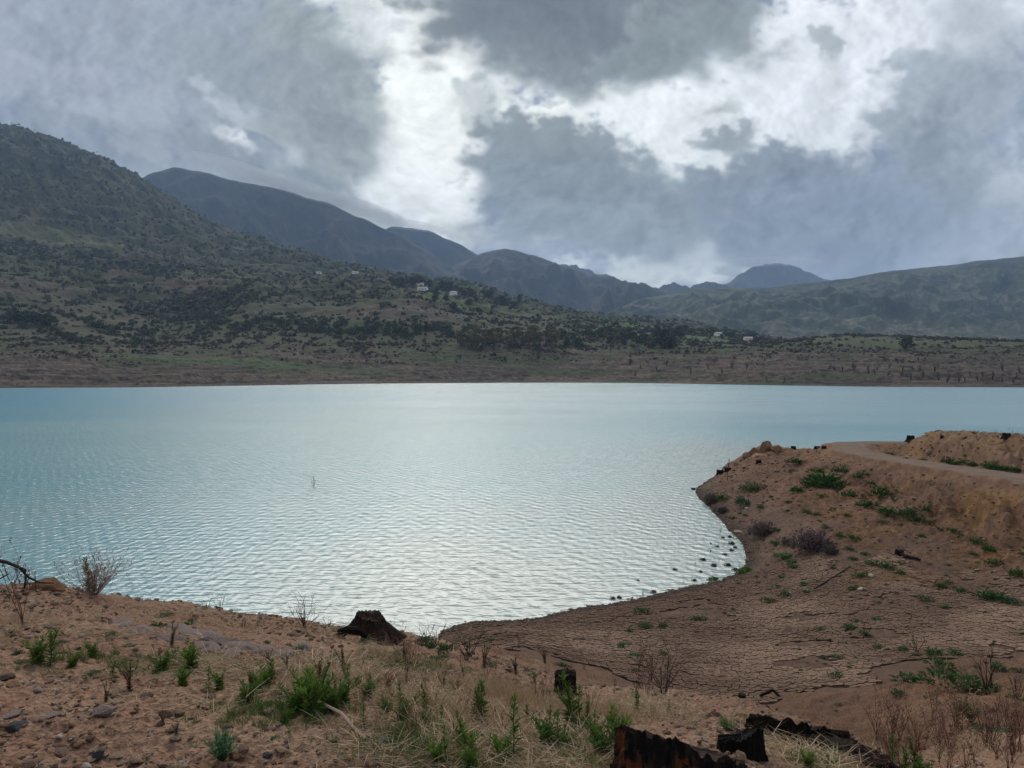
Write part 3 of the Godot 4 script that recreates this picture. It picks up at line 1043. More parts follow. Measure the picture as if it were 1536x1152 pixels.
# ------------------------------------------------------------------ cracked mud
func build_mud_plates() -> void:
	var ground: Node3D = get_node("ground")
	var cell := 0.165
	var cells := {}
	for i in range(int(13.0 / cell), int(33.0 / cell)):
		for j in range(int(-4.0 / cell), int(21.0 / cell)):
			var s := cell * (1.0 + 0.0)
			cells[Vector2i(j, i)] = Vector2((j + rng.randf_range(0.06, 0.94)) * s, (i + rng.randf_range(0.06, 0.94)) * s)
	var found := []
	for key in cells:
		var p: Vector2 = cells[key]
		if absf(p.x / p.y) > 0.72:
			continue
		if plated(p.x, p.y) < 0.5:
			continue
		var poly := PackedVector2Array([Vector2(-0.3, -0.3), Vector2(0.3, -0.3), Vector2(0.3, 0.3), Vector2(-0.3, 0.3)])
		for di in range(-2, 3):
			for dj in range(-2, 3):
				if di == 0 and dj == 0:
					continue
				var other = cells.get(key + Vector2i(dj, di))
				if other == null:
					continue
				var to: Vector2 = other - p
				var dist := to.length() * 0.5
				if dist > 0.4:
					continue
				var n := to.normalized()
				var lim := dist - rng.randf_range(0.002, 0.010)
				var out := PackedVector2Array()
				var cnt := poly.size()
				for k in cnt:
					var a := poly[k]
					var b := poly[(k + 1) % cnt]
					var da := a.dot(n) - lim
					var db := b.dot(n) - lim
					if da <= 0.0:
						out.push_back(a)
					if (da < 0.0) != (db < 0.0):
						out.push_back(a.lerp(b, da / (da - db)))
				poly = out
				if poly.size() < 3:
					break
			if poly.size() < 3:
				break
		if poly.size() >= 3:
			found.append([p, poly])
	found.sort_custom(func(a, b): return a[0].y < b[0].y)
	var rest := MB.new()
	for k in found.size():
		var p: Vector2 = found[k][0]
		var poly: PackedVector2Array = found[k][1]
		var mb: MB = MB.new() if k < 300 else rest
		var y0 := near_h(p.x, p.y)
		var at := Vector3(p.x, y0, -p.y)
		var org := Vector3.ZERO if k < 300 else at
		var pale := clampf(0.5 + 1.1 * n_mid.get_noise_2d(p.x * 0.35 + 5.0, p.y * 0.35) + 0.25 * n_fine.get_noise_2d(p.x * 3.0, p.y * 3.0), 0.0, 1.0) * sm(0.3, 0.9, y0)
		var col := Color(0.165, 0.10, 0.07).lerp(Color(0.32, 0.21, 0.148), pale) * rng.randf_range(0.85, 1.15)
		var tilt := Vector2(rng.randf_range(-0.05, 0.05), rng.randf_range(-0.05, 0.05))
		var top := PackedVector3Array()
		var low := PackedVector3Array()
		var lift := rng.randf_range(0.002, 0.010)
		for q in poly:
			var g := near_base(p.x + q.x, p.y + q.y) - near_base(p.x, p.y)
			top.push_back(org + Vector3(q.x * 0.95, g + lift + tilt.dot(q) + 0.006 * rng.randf(), -q.y * 0.95))
			low.push_back(org + Vector3(q.x, g - 0.075, -q.y))
		var mid := org + Vector3(0, lift - 0.006, 0)
		var n := poly.size()
		for q in n:
			var e := (q + 1) % n
			mb.tri(mid, top[e], top[q], col)
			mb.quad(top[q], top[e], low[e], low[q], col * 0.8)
		if k < 300:
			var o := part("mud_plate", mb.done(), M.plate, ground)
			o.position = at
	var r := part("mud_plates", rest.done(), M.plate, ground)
	r.set_meta("kind", "stuff")
	print("plates ", found.size())

# ------------------------------------------------------------------ plant, stone and wood variants
var V := {}

func tuft(count: int, height: float, length: float, width: float, c0: Color, c1: Color, up: float) -> Array:
	var mb := MB.new()
	var lobes := []
	for k in 5:
		lobes.append(Vector2(rng.randf_range(-0.3, 0.3), rng.randf_range(-0.22, 0.22)))
	for k in count:
		var l: Vector2 = lobes[k % 5]
		var a := rng.randf() * TAU
		var r := sqrt(rng.randf()) * 0.24
		var p := Vector3(l.x + cos(a) * r, 0, l.y + sin(a) * r)
		p.y = height * (1.0 - pow(r / 0.26, 2.0)) * rng.randf_range(0.0, 0.9)
		leaf(mb, p, Vector3(cos(a) * rng.randf(), up * rng.randf_range(0.3, 1.2), sin(a) * rng.randf()), length * rng.randf_range(0.6, 1.3), width, c0.lerp(c1, rng.randf()))
	return [["foliage", mb.done(), M.leaf]]

func leafy_stem(stems: int, leaves: int, length: float, width: float, spread: float, c0: Color, c1: Color, stem_c: Color) -> Array:
	var st := MB.new()
	var lf := MB.new()
	for s in stems:
		var a := rng.randf() * TAU
		var top := Vector3(cos(a) * spread * rng.randf(), rng.randf_range(0.65, 1.0), sin(a) * spread * rng.randf())
		var pts := []
		for k in 6:
			var t := k / 5.0
			pts.append(Vector3(top.x * t * t, top.y * t, top.z * t * t) + Vector3(rng.randf_range(-0.012, 0.012), 0, rng.randf_range(-0.012, 0.012)))
		tube(st, pts, 0.014, 0.006, 4, stem_c)
		for k in leaves:
			var t := rng.randf_range(0.04, 1.0)
			var p: Vector3 = Vector3(top.x * t * t, top.y * t, top.z * t * t)
			var b := k * 2.4 + rng.randf()
			var upw := lerpf(0.35, 1.5, t) * rng.randf_range(0.6, 1.3)
			leaf(lf, p, Vector3(cos(b), upw, sin(b)), length * lerpf(1.2, 0.75, t) * rng.randf_range(0.7, 1.2), width, c0.lerp(c1, rng.randf()), 0.18)
	return [["stem", st.done(), M.twig], ["foliage", lf.done(), M.leaf]]

func feathery(count: int, c0: Color, c1: Color) -> Array:
	var st := MB.new()
	var lf := MB.new()
	for s in count:
		var a := rng.randf() * TAU
		var sp := rng.randf_range(0.1, 0.62)
		var top := Vector3(cos(a) * sp, rng.randf_range(0.4, 0.9) * (1.0 - 0.4 * sp), sin(a) * sp)
		tube(st, [Vector3.ZERO, top * 0.55 + Vector3(0, 0.08, 0), top], 0.012, 0.005, 3, c0 * 0.8)
		for k in 34:
			var t := rng.randf_range(0.12, 1.0)
			var p := (Vector3.ZERO as Vector3).lerp(top, t) + Vector3(0, 0.1 * sin(t * PI), 0)
			var d := Vector3(rng.randf_range(-1, 1), rng.randf_range(-0.1, 1.2), rng.randf_range(-1, 1))
			leaf(lf, p, d, rng.randf_range(0.06, 0.14), 0.018, c0.lerp(c1, rng.randf()), 0.05)
	return [["stem", st.done(), M.twig], ["foliage", lf.done(), M.leaf]]

func dry_bush(stems: int, level: int, r: float, spread: float, col: Color, kids := 3, heads = null) -> Array:
	var st := MB.new()
	var tips = [] if heads != null else null
	for s in stems:
		var a := rng.randf() * TAU
		var sp := rng.randf() * spread
		twig(st, Vector3(rng.randf_range(-0.04, 0.04), -0.03, rng.randf_range(-0.04, 0.04)), Vector3(cos(a) * sp, 1.0, sin(a) * sp), rng.randf_range(0.55, 0.9), r, level, col, 0.3, kids, tips)
	var out := [["branches", st.done(), M.twig]]
	if heads != null:
		var lf := MB.new()
		for t in tips:
			for k in 5:
				leaf(lf, t[0] - t[1] * 0.03 * k, Vector3(rng.randf_range(-1, 1), rng.randf_range(0.1, 1), rng.randf_range(-1, 1)), 0.05, 0.025, heads, 0.0)
		out.append(["seed_heads", lf.done(), M.straw])
	return out

func tree(height: float, wide: float, low: float, lobes: int, faces: int, size: float, c0: Color, c1: Color, trunk_c: Color) -> Array:
	var tr := MB.new()
	var cr := MB.new()
	var limbs := []
	var top := Vector3(rng.randf_range(-0.05, 0.05), low + 0.35 * (height - low), rng.randf_range(-0.05, 0.05))
	tube(tr, [Vector3(0, -0.06, 0), Vector3(0.02, low * 0.5, 0), top], height * 0.035 + 0.015, height * 0.018, 6, trunk_c)
	for k in lobes:
		var a := TAU * k / lobes + rng.randf()
		var y := rng.randf_range(low, height * 0.86)
		var t := (y - low) / maxf(height - low, 0.01)
		var rad := wide * 0.5 * sqrt(maxf(0.05, 1.0 - pow(t * 1.15 - 0.35, 2.0))) * rng.randf_range(0.35, 0.8)
		limbs.append([Vector3(cos(a) * rad, y, sin(a) * rad), wide * rng.randf_range(0.15, 0.27)])
		tube(tr, [Vector3(0, low * 0.7, 0).lerp(top, rng.randf()), Vector3(cos(a) * rad, y, sin(a) * rad)], height * 0.014, height * 0.005, 4, trunk_c)
	limbs.append([Vector3(0, height * 0.8, 0), wide * 0.2])
	for k in faces:
		var l: Array = limbs[k % limbs.size()]
		var d := Vector3(rng.randf_range(-1, 1), rng.randf_range(-0.8, 1), rng.randf_range(-1, 1)).normalized()
		var p: Vector3 = l[0] + d * l[1] * rng.randf_range(0.45, 1.08) * Vector3(1, 0.85, 1)
		var n := (d + Vector3(rng.randf_range(-1, 1), rng.randf_range(-1, 1), rng.randf_range(-1, 1)) * 0.9).normalized()
		var s1 := n.cross(Vector3(0.3, 0.9, 0.2)).normalized() * size * rng.randf_range(0.5, 1.3)
		var s2 := n.cross(s1).normalized() * size * rng.randf_range(0.5, 1.2)
		var col := c0.lerp(c1, rng.randf()) * rng.randf_range(0.8, 1.2)
		cr.tri(p - s1 * 0.5, p + s2 * 0.6, p + s1 * 0.5, col)
		cr.tri(p - s1 * 0.4, p + s1 * 0.5, p - s2 * 0.6, col)
	return [["trunk", tr.done(), M.twig], ["crown", cr.done(), M.crown]]

func clump(faces: int, size: float, flat: float) -> ArrayMesh:      # low scrub, unit wide, white so that copies tint it
	var cr := MB.new()
	for k in faces:
		var d := Vector3(rng.randf_range(-1, 1), rng.randf_range(-0.1, 1), rng.randf_range(-1, 1)).normalized()
		var p := d * Vector3(0.5, flat, 0.5) * rng.randf_range(0.5, 1.1)
		var n := (d + Vector3(rng.randf_range(-1, 1), rng.randf_range(-1, 1), rng.randf_range(-1, 1)) * 0.7).normalized()
		var s1 := n.cross(Vector3(0.3, 0.9, 0.2)).normalized() * size * rng.randf_range(0.6, 1.3)
		var s2 := n.cross(s1).normalized() * size
		var g := rng.randf_range(0.65, 1.25)
		cr.tri(p - s1 * 0.5, p + s2 * 0.6, p + s1 * 0.5, Color(g, g, g))
		cr.tri(p - s1 * 0.4, p + s1 * 0.5, p - s2 * 0.6, Color(g, g, g))
	return cr.done()

# a weathered stump: side wall and broken top. shape(angle) gives how much of the height stands there
func stump(r: float, height: float, flare: float, rseed: int, broken: float, rust: float, char_c: Color, brown: Color, low_side := 0.0, low_dir := 0.0, pinch := 2.5) -> Array:
	var na := 132
	var nh := 34
	var side := MB.new()
	var top := MB.new()
	var grid := []
	for i in nh + 1:
		var t := float(i) / nh
		var row := []
		for j in na:
			var a := TAU * j / na
			var ca := cos(a)
			var sa := sin(a)
			var hh := height * (1.0 - broken * (0.5 + 0.7 * n_fine.get_noise_2d(ca * 0.7 + rseed, sa * 0.7) + 0.45 * n_fine.get_noise_2d(ca * 5.0, sa * 5.0 + rseed)) - low_side * (0.5 + 0.5 * cos(a - low_dir)))
			var rr := r * (1.0 + flare * pow(1.0 - t, pinch) * (1.0 + 0.5 * sin(a * 5.0 + rseed)))
			rr *= 1.0 + 0.10 * n_fine.get_noise_2d(ca * 1.5 + rseed * 3.0, sa * 1.5) + 0.05 * n_fine.get_noise_3d(ca * 7.0, sa * 7.0 + rseed, t * 0.8) + 0.05 * n_fine.get_noise_3d(ca * 14.0, sa * 14.0, t * 5.0)
			row.append(Vector3(ca * rr, -0.12 * height + t * (hh + 0.12 * height), sa * rr))
		grid.append(row)
	for i in nh:
		for j in na:
			var k := (j + 1) % na
			var p: Vector3 = grid[i][j]
			var u := n_fine.get_noise_3d(p.x / r * 0.8 + rseed, p.y / r * 1.1, p.z / r * 0.8)
			var q := n_fine.get_noise_3d(p.x / r * 5.0, p.y / r * 2.2, p.z / r * 5.0)
			var c := char_c.lerp(brown, clampf(0.18 + 1.1 * q + 0.5 * u, 0.0, 1.0))
			if rust > 0.0:
				c = c.lerp(Color(0.25, 0.075, 0.022), clampf(sm(0.14, 0.4, u + 0.3 * q) * rust * 0.85, 0.0, 1.0))
			side.quad(grid[i][j], grid[i][k], grid[i + 1][k], grid[i + 1][j], c)
	var prev: Array = grid[nh]
	for i in range(1, 6):
		var t := 1.0 - i / 5.0
		var row := []
		for j in na:
			var p: Vector3 = grid[nh][j]
			row.append(Vector3(p.x * t, lerpf(height * (0.97 - broken * 0.5 - low_side * 0.5), p.y, t) + 0.07 * height * (1.0 - t * t) * n_fine.get_noise_2d(p.x * t * 9.0 / r, p.z * t * 9.0 / r), p.z * t))
		for j in na:
			var k := (j + 1) % na
			var q := n_fine.get_noise_2d(row[j].x * 6.0 / r, row[j].z * 6.0 / r)
			top.quad(prev[j], prev[k], row[k], row[j], char_c.lerp(brown * 1.5, clampf(0.3 + 1.4 * q, 0.0, 1.0)))
		prev = row
	return [["bark", side.done(), M.wood], ["broken_top", top.done(), M.wood]]

func variants() -> void:
	var g0 := Color(0.035, 0.075, 0.028)
	var g1 := Color(0.075, 0.135, 0.04)
	V.tuft = [tuft(190, 0.36, 0.2, 0.055, g0, g1, 1.0), tuft(170, 0.30, 0.22, 0.06, g0, g1, 0.8), tuft(210, 0.42, 0.17, 0.05, Color(0.03, 0.07, 0.032), Color(0.06, 0.12, 0.05), 1.2)]
	V.rosette = [tuft(120, 0.10, 0.26, 0.09, Color(0.06, 0.12, 0.055), Color(0.14, 0.21, 0.11), 0.45), tuft(100, 0.08, 0.24, 0.09, Color(0.05, 0.11, 0.045), Color(0.10, 0.18, 0.08), 0.4)]
	V.mat = [tuft(260, 0.20, 0.16, 0.06, Color(0.07, 0.13, 0.02), Color(0.13, 0.2, 0.03), 0.9)]
	V.purple = [tuft(800, 0.5, 0.16, 0.035, Color(0.10, 0.07, 0.085), Color(0.22, 0.15, 0.175), 1.5), tuft(700, 0.46, 0.16, 0.035, Color(0.05, 0.055, 0.05), Color(0.14, 0.12, 0.13), 1.5)]
	var l0 := Color(0.055, 0.105, 0.026)
	var l1 := Color(0.125, 0.205, 0.045)
	var sc := Color(0.08, 0.07, 0.03)
	V.stem = [leafy_stem(1, 90, 0.19, 0.035, 0.25, l0, l1, sc), leafy_stem(2, 70, 0.2, 0.035, 0.3, l0, l1, sc), leafy_stem(3, 60, 0.2, 0.035, 0.4, l0, l1, sc)]
	V.bushy = [leafy_stem(7, 46, 0.3, 0.05, 0.6, Color(0.065, 0.125, 0.026), Color(0.15, 0.235, 0.045), sc), leafy_stem(9, 40, 0.28, 0.045, 0.75, l0, l1, sc)]
	V.brown_weed = [leafy_stem(6, 60, 0.09, 0.03, 0.5, Color(0.10, 0.06, 0.03), Color(0.17, 0.12, 0.055), Color(0.12, 0.06, 0.035)), leafy_stem(4, 70, 0.09, 0.03, 0.4, Color(0.055, 0.06, 0.025), Color(0.14, 0.09, 0.05), Color(0.1, 0.05, 0.03))]
	V.feather = [feathery(60, Color(0.045, 0.11, 0.05), Color(0.11, 0.20, 0.095)), feathery(34, Color(0.05, 0.11, 0.035), Color(0.11, 0.19, 0.06))]
	V.dead = [dry_bush(7, 2, 0.012, 0.9, Color(0.05, 0.035, 0.028)), dry_bush(5, 1, 0.016, 0.7, Color(0.045, 0.03, 0.025)), dry_bush(12, 2, 0.009, 1.1, Color(0.035, 0.028, 0.024), 2)]
	V.reddish = [dry_bush(5, 1, 0.008, 0.45, Color(0.13, 0.06, 0.04), 3, Color(0.16, 0.08, 0.05)), dry_bush(7, 1, 0.007, 0.5, Color(0.16, 0.09, 0.06), 3, Color(0.2, 0.12, 0.08)), dry_bush(4, 2, 0.008, 0.4, Color(0.11, 0.055, 0.04), 2, Color(0.14, 0.07, 0.05))]
	V.pinkish = [dry_bush(46, 1, 0.007, 1.5, Color(0.22, 0.13, 0.11), 4, Color(0.26, 0.16, 0.13))]
	V.stone = []
	for k in 8:
		V.stone.append(stone_mesh(40 + k, [0.7, 0.5, 0.85, 0.6, 0.4, 0.75, 0.55, 0.65][k], 9, 0.16))
	V.pebble = []
	for k in 3:
		V.pebble.append(stone_mesh(70 + k, 0.6, 6, 0.15, 1))
	var k0 := Color(0.03, 0.045, 0.022)
	var k1 := Color(0.055, 0.078, 0.032)
	var bark := Color(0.06, 0.045, 0.035)
	V.oak = [tree(1.0, 1.15, 0.2, 9, 620, 0.11, k0, k1, bark), tree(1.0, 1.4, 0.16, 10, 620, 0.12, k0, k1 * 1.1, bark), tree(1.0, 0.95, 0.15, 8, 560, 0.11, Color(0.04, 0.06, 0.025), Color(0.075, 0.10, 0.04), bark)]
	V.poplar = [tree(1.0, 0.55, 0.12, 9, 420, 0.075, Color(0.13, 0.10, 0.045), Color(0.24, 0.17, 0.065), Color(0.13, 0.11, 0.09)), tree(1.0, 0.7, 0.1, 10, 460, 0.075, Color(0.11, 0.10, 0.04), Color(0.2, 0.16, 0.06), Color(0.13, 0.11, 0.09)), tree(1.0, 0.65, 0.1, 9, 460, 0.08, Color(0.06, 0.08, 0.03), Color(0.12, 0.13, 0.05), Color(0.13, 0.11, 0.09))]
	V.cypress = [tree(1.0, 0.3, 0.05, 12, 420, 0.07, Color(0.018, 0.028, 0.016), Color(0.03, 0.044, 0.024), bark)]
	V.bush = [tree(1.0, 1.7, 0.05, 9, 420, 0.15, k0, k1, bark), tree(1.0, 2.1, 0.04, 10, 420, 0.17, Color(0.035, 0.05, 0.022), Color(0.07, 0.085, 0.038), bark)]
	V.olive_stub = [dry_bush(3, 1, 0.055, 0.55, Color(0.03, 0.022, 0.018), 2), dry_bush(4, 1, 0.045, 0.8, Color(0.035, 0.026, 0.02), 2), dry_bush(2, 1, 0.06, 0.4, Color(0.028, 0.022, 0.018), 3)]

# ------------------------------------------------------------------ far shore
func house(px: float, py: float, wide: float, deep: float, tall: float, turn: float, label: String) -> void:
	var p := hit(px, py, true)
	var o := Node3D.new()
	o.name = numbered("farmhouse")
	add_child(o)
	o.position = p + Vector3(0, -0.4, 0)
	o.rotation.y = turn
	tag(o, label, "house", "white farmhouses on the hills")
	var w := MB.new()
	var x := wide * 0.5
	var z := deep * 0.5
	var ridge := tall + deep * 0.22
	var wc := Color(0.86, 0.85, 0.82)
	for s in [-1.0, 1.0]:
		w.quad(Vector3(-x, 0, s * z), Vector3(-x, tall, s * z), Vector3(x, tall, s * z), Vector3(x, 0, s * z), wc)
		w.quad(Vector3(s * x, 0, -z), Vector3(s * x, tall, -z), Vector3(s * x, tall, z), Vector3(s * x, 0, z), wc)
		w.tri(Vector3(s * x, tall, -z), Vector3(s * x, ridge, 0), Vector3(s * x, tall, z), wc)
	part("wall", w.done(), M.twig, o)
	var r := MB.new()
	var rc := Color(0.40, 0.33, 0.28)
	for s in [-1.0, 1.0]:
		var e := Vector3(0, 0.25, 0)
		var a := Vector3(-x - 0.3, tall - 0.15, s * (z + 0.45))
		var b := Vector3(x + 0.3, tall - 0.15, s * (z + 0.45))
		var c := Vector3(x + 0.3, ridge + 0.03, 0)
		var d := Vector3(-x - 0.3, ridge + 0.03, 0)
		r.quad(a + e, d + e, c + e, b + e, rc)
		r.quad(a, b, c, d, rc)
		r.quad(a, a + e, b + e, b, rc)
	part("roof", r.done(), M.twig, o)
	var n := int(wide / 3.2)
	for k in n:
		var wx := lerpf(-x + 1.4, x - 1.4, (k + 0.5) / n)
		var box := BoxMesh.new()
		var door := k == n / 2
		box.size = Vector3(1.0, 2.1 if door else 1.1, 0.12)
		var q := part("door" if door else "window", box, M.dark_pane if door else M.frame, o)
		q.position = Vector3(wx, 1.45 if door else 1.9, z + 0.03)
		if not door:
			var glass := BoxMesh.new()
			glass.size = Vector3(0.82, 0.92, 0.04)
			part("pane", glass, M.dark_pane, q).position = Vector3(0, 0, 0.06)

const FAR_MARKS := [[640, 503, "beside the single dark cypress"], [925, 506, "around the yellow green poplar"], [997, 521, "beside the large dark round tree"], [862, 497, "by the slim cypresses"], [680, 443, "by the square white house"], [631, 432, "by the long white farmhouse"], [745, 448, "past the square white house"], [1079, 504, "by the white valley house"], [1122, 511, "by the low pale valley house"], [1020, 497, "by the bright valley field"], [560, 490, "under the middle of the scree hill"], [480, 492, "at the hedge end under the grassy knoll"], [380, 488, "above the shore meadow"], [310, 488, "across the gully from the pale poplar"], [720, 518, "at the grove end under the scree hill"], [775, 520, "in the middle of the grove"], [825, 522, "at the grove end by the tree belt"], [30, 482, "at the upper end of the row"], [70, 487, "at the lower end of the row"], [110, 510, "in the chain running down to the gully"], [150, 490, "on the slope above the gully"], [205, 516, "beside the tall pale poplar"]]

func far_tree(kind: String, k: int, px: float, py: float, h_px: float, label: String, category: String, group: String) -> void:
	var p := hit(px, py, true)
	if group != "" and not label.contains("cypress"):
		label = ("tall " if h_px > 13.0 else "small ") + label.get_slice(" in the", 0).get_slice(" on the", 0).get_slice(" standing", 0).get_slice(" lining", 0) + " " + mark(FAR_MARKS, px, py)
	thing(V[kind][k % V[kind].size()], {"oak": "oak_tree", "poplar": "poplar_tree", "cypress": "cypress_tree", "bush": "scrub_bush"}[kind], label, category, group, p, h_px * px_m(p), rng.randf() * TAU, 0.0, rng.randf_range(0.9, 1.1))

func build_far_things() -> void:
	M.frame = mat(Color(0.7, 0.68, 0.64), 0.6, false)
	M.dark_pane = mat(Color(0.12, 0.12, 0.13), 0.4, false)
	house(629, 429, 15, 7, 4.2, 0.25, "long white farmhouse behind trees, upper of the pair on the hill")
	house(634, 436, 14, 7, 3.6, -0.2, "low white farmhouse just below the long one on the hill")
	house(680, 443, 9, 8, 4.6, 0.5, "square white house standing alone at the edge of the green field")
	house(533, 411, 11, 6, 3.4, 0.1, "small white house on the skyline ridge above the slope")
	house(478, 411, 9, 6, 3.0, 0.0, "pale small house among scrub below the skyline ridge")
	house(1079, 504, 11, 7, 3.4, 0.2, "small white house among trees at the valley mouth")
	house(1122, 511, 9, 7, 3.0, -0.1, "low pale house below the valley trees by green strip")
	# single trees that stand out
	far_tree("oak", 0, 1360, 524, 22, "lone round green tree on the grassy hillock above the shore", "tree", "")
	far_tree("oak", 1, 997, 521, 26, "large dark round tree near the shore beside the green field", "tree", "")
	far_tree("cypress", 0, 639, 503, 24, "single dark cypress in front of the brown scree hill", "tree", "")
	far_tree("poplar", 2, 925, 506, 26, "yellow green poplar rising above the dark tree belt", "tree", "")
	far_tree("poplar", 2, 231, 518, 32, "tall pale green poplar in the gully above the far shore", "tree", "")
	far_tree("poplar", 0, 249, 516, 22, "small yellow poplar beside the tall pale green one", "tree", "")
	for c in [[862, 497, 13], [853, 496, 9], [915, 497, 10]]:
		far_tree("cypress", 0, c[0], c[1], c[2], "small slim cypress in the tree belt below the grassy slope", "tree", "small cypresses in the tree belt")
	for k in 26:
		far_tree("poplar", k, 688 + k * 5.9 + rng.randf_range(-3, 3), 524 - rng.randf_range(0, 12) + (k - 13) * 0.15, rng.randf_range(20, 31), "autumn brown poplar in the grove above the bare shore", "tree", "autumn poplar grove")
	for k in 7:
		far_tree("oak", k, 22 + k * 8.5, 484 + k * 0.8, rng.randf_range(16, 22), "dark dense tree in the row on the dry slope", "tree", "dark tree row on the dry slope")
	for c in [[62, 498, 12], [33, 492, 9], [80, 497, 12], [90, 503, 13], [100, 508, 12], [110, 511, 12], [122, 515, 12], [137, 489, 16], [148, 492, 15], [165, 500, 12], [205, 516, 12], [195, 470, 9], [110, 458, 10], [186, 516, 9]]:
		far_tree("bush", int(c[0]), c[0], c[1], c[2] * 0.85, "dark rounded bush on the dry slope beside the gully", "bush", "dark bushes beside the gully")
	for c in [[652, 452, 9], [669, 453, 11], [703, 458, 10], [679, 462, 9], [739, 463, 6], [765, 465, 6], [718, 468, 7], [808, 478, 7]]:
		far_tree("oak", int(c[0]), c[0], c[1], c[2], "dark round tree standing apart on the green hill field", "tree", "single trees on the hill field")
	for k in 30:
		var x := 585.0 + k * 6.6 + rng.randf_range(-3, 3)
		var ty := 424 + (x - 585.0) * 0.15 + rng.randf_range(-4, 10)
		if absf(x - 631.0) < 13.0 or absf(x - 680.0) < 9.0:
			ty = 424 + (x - 585.0) * 0.15 - 3.0
		far_tree("oak", k, x, ty, rng.randf_range(8, 14), "dark tree in the wood around the white farmhouses", "tree", "trees around the farmhouses")
	for k in 34:
		var x := 838.0 + k * 5.6 + rng.randf_range(-4, 4)
		far_tree("oak" if k % 4 else "poplar", k, x, 522 - rng.randf_range(0, 18), rng.randf_range(10, 18), "mixed green tree in the belt above the bare shore", "tree", "tree belt above the shore")
	for k in 34:
		var x := 455.0 + k * 6.8 + rng.randf_range(-4, 4)
		far_tree("bush", k, x, 494 - rng.randf_range(-8, 8) + 0.02 * (x - 455.0), rng.randf_range(7, 12), "green bush in the hedge below the brown scree hill", "bush", "hedge below the scree hill")
	for k in 26:
		var x := 985.0 + k * 6.2 + rng.randf_range(-3, 3)
		far_tree("oak", k, x, 494 + (x - 985.0) * 0.085 + rng.randf_range(-3, 4), rng.randf_range(6, 10), "dark green tree lining the fields at the valley mouth", "tree", "trees at the valley mouth")
	for k in 24:
		var x := 300.0 + k * 6.5 + rng.randf_range(-3, 3)
		far_tree("bush", k, x, 488 + rng.randf_range(-12, 10), rng.randf_range(6, 10), "low bush on the slope above the green shore meadow", "bush", "bushes above the shore meadow")
	# dead olive stubs on the bare shore
	var stubs := [[1244, 554, 9], [1253, 556, 8], [1264, 557, 8], [1281, 556, 11], [1284, 553, 8], [1302, 555, 9], [1303, 563, 8], [1313, 562, 8], [1316, 556, 7], [1334, 555, 9], [1331, 565, 9], [1354, 557, 10], [1352, 565, 8], [1370, 556, 8], [1366, 570, 10], [1381, 555, 7], [1378, 560, 8], [1385, 568, 9], [1402, 557, 11], [1407, 554, 9], [1408, 571, 9], [1420, 573, 12], [1438, 574, 12], [1447, 573, 8], [1456, 565, 7], [1467, 574, 9], [1474, 565, 8], [1488, 572, 12], [1505, 556, 11], [1503, 575, 8], [1523, 568, 8], [1530, 560, 9], [1520, 577, 9], [1150, 572, 8], [1175, 574, 8], [1062, 553, 9], [1083, 560, 8], [1098, 552, 12], [1120, 554, 9], [1037, 561, 8], [1000, 548, 8], [945, 548, 9], [962, 553, 8], [952, 565, 8], [985, 557, 7]]
	for k in stubs.size():
		var c: Array = stubs[k]
		var p := hit(c[0], c[1], true)
		thing(V.olive_stub[k % 3], "dead_olive", ("tall" if c[2] > 9 else "short") + " dead bare olive stub " + ("close to the far waterline" if c[1] > 566 else ("below the lone round tree" if absf(c[0] - 1360) < 60 else ("below the grassy hillock" if c[0] > 1200 else "below the valley mouth"))), "dead tree", "dead olive stubs on the far shore", p, c[2] * px_m(p) * 1.1, rng.randf() * TAU)
	for c in [[160, 580, 10, "dead forked trunk standing in the shallows of the far shore"], [204, 580.5, 8, "bleached branch heap on the waterline of the far shore"], [568, 576.5, 4, "low dark snag in the water at the far shore"]]:
		var r := ray(c[0], c[1])
		var d: float = -EYE / r.y
		thing(V.olive_stub[1], "dead_snag", c[3], "dead tree", "", Vector3(r.x * d, -0.1, -d), c[2] * d / F, rng.randf() * TAU)
	# scrub that reads as one mass
	var where := [[], [], []]
	var cols := [PackedColorArray(), PackedColorArray(), PackedColorArray()]
	var made := 0
	for tries in 130000:
		if made >= 44000:
			break
		var u := rng.randf_range(-0.74, 0.74)
		var d := 480.0 * exp(rng.randf() * 1.62)
		var x := u * d
		var h0 := look(far, u, d)
		if h0 < 12.0:
			continue
		var p2 := n_patch.get_noise_2d(x * 3.0 + 500.0, d * 3.0)
		var p3 := n_patch.get_noise_2d(x * 9.0, d * 9.0 + 900.0)
		var dens := 0.9 * sm(-0.12, 0.22, p2 + 0.35 * p3 + 0.3 * n_patch.get_noise_2d(x * 0.9 + 40.0, d * 0.9)) + 0.05
		for f in fields:
			var dx: float = x - f[0]
			var dz: float = d - f[1]
			var e: float = sqrt(pow((dx * f[4] + dz * f[5]) / f[2], 2.0) + pow((-dx * f[5] + dz * f[4]) / f[3], 2.0)) + 0.4 * p2
			if e < 1.0:
				dens += 1.1 if f[7] == 0.0 else (-0.75 if f[6].g > f[6].r else -0.38)
		if d > 1400.0:
			dens += 0.35
		if h0 < 30.0:
			dens -= (30.0 - h0) * 0.03 - 0.9 * n_patch.get_noise_2d(x * 0.7, d * 0.7)
		if rng.randf() > dens:
			continue
		var thick := clampf(dens - 0.6, 0.0, 0.7)
		var h := far_h(x, d)
		if h < 10.0:
			continue
		var s := rng.randf_range(1.6, 4.6) * (0.75 + 0.2 * clampf(d / 1500.0, 0.3, 1.3)) * (0.6 if rng.randf() < 0.5 else 1.0) * (1.0 + 0.7 * thick) * (0.45 + 0.55 * sm(12.0, 45.0, h))
		var k := made % 3
		where[k].append(Transform3D(Basis(Vector3.UP, rng.randf() * TAU) * Basis.from_scale(Vector3(s * 1.25, s, s * 1.1)), Vector3(x, h - 0.1 * s, -d)))
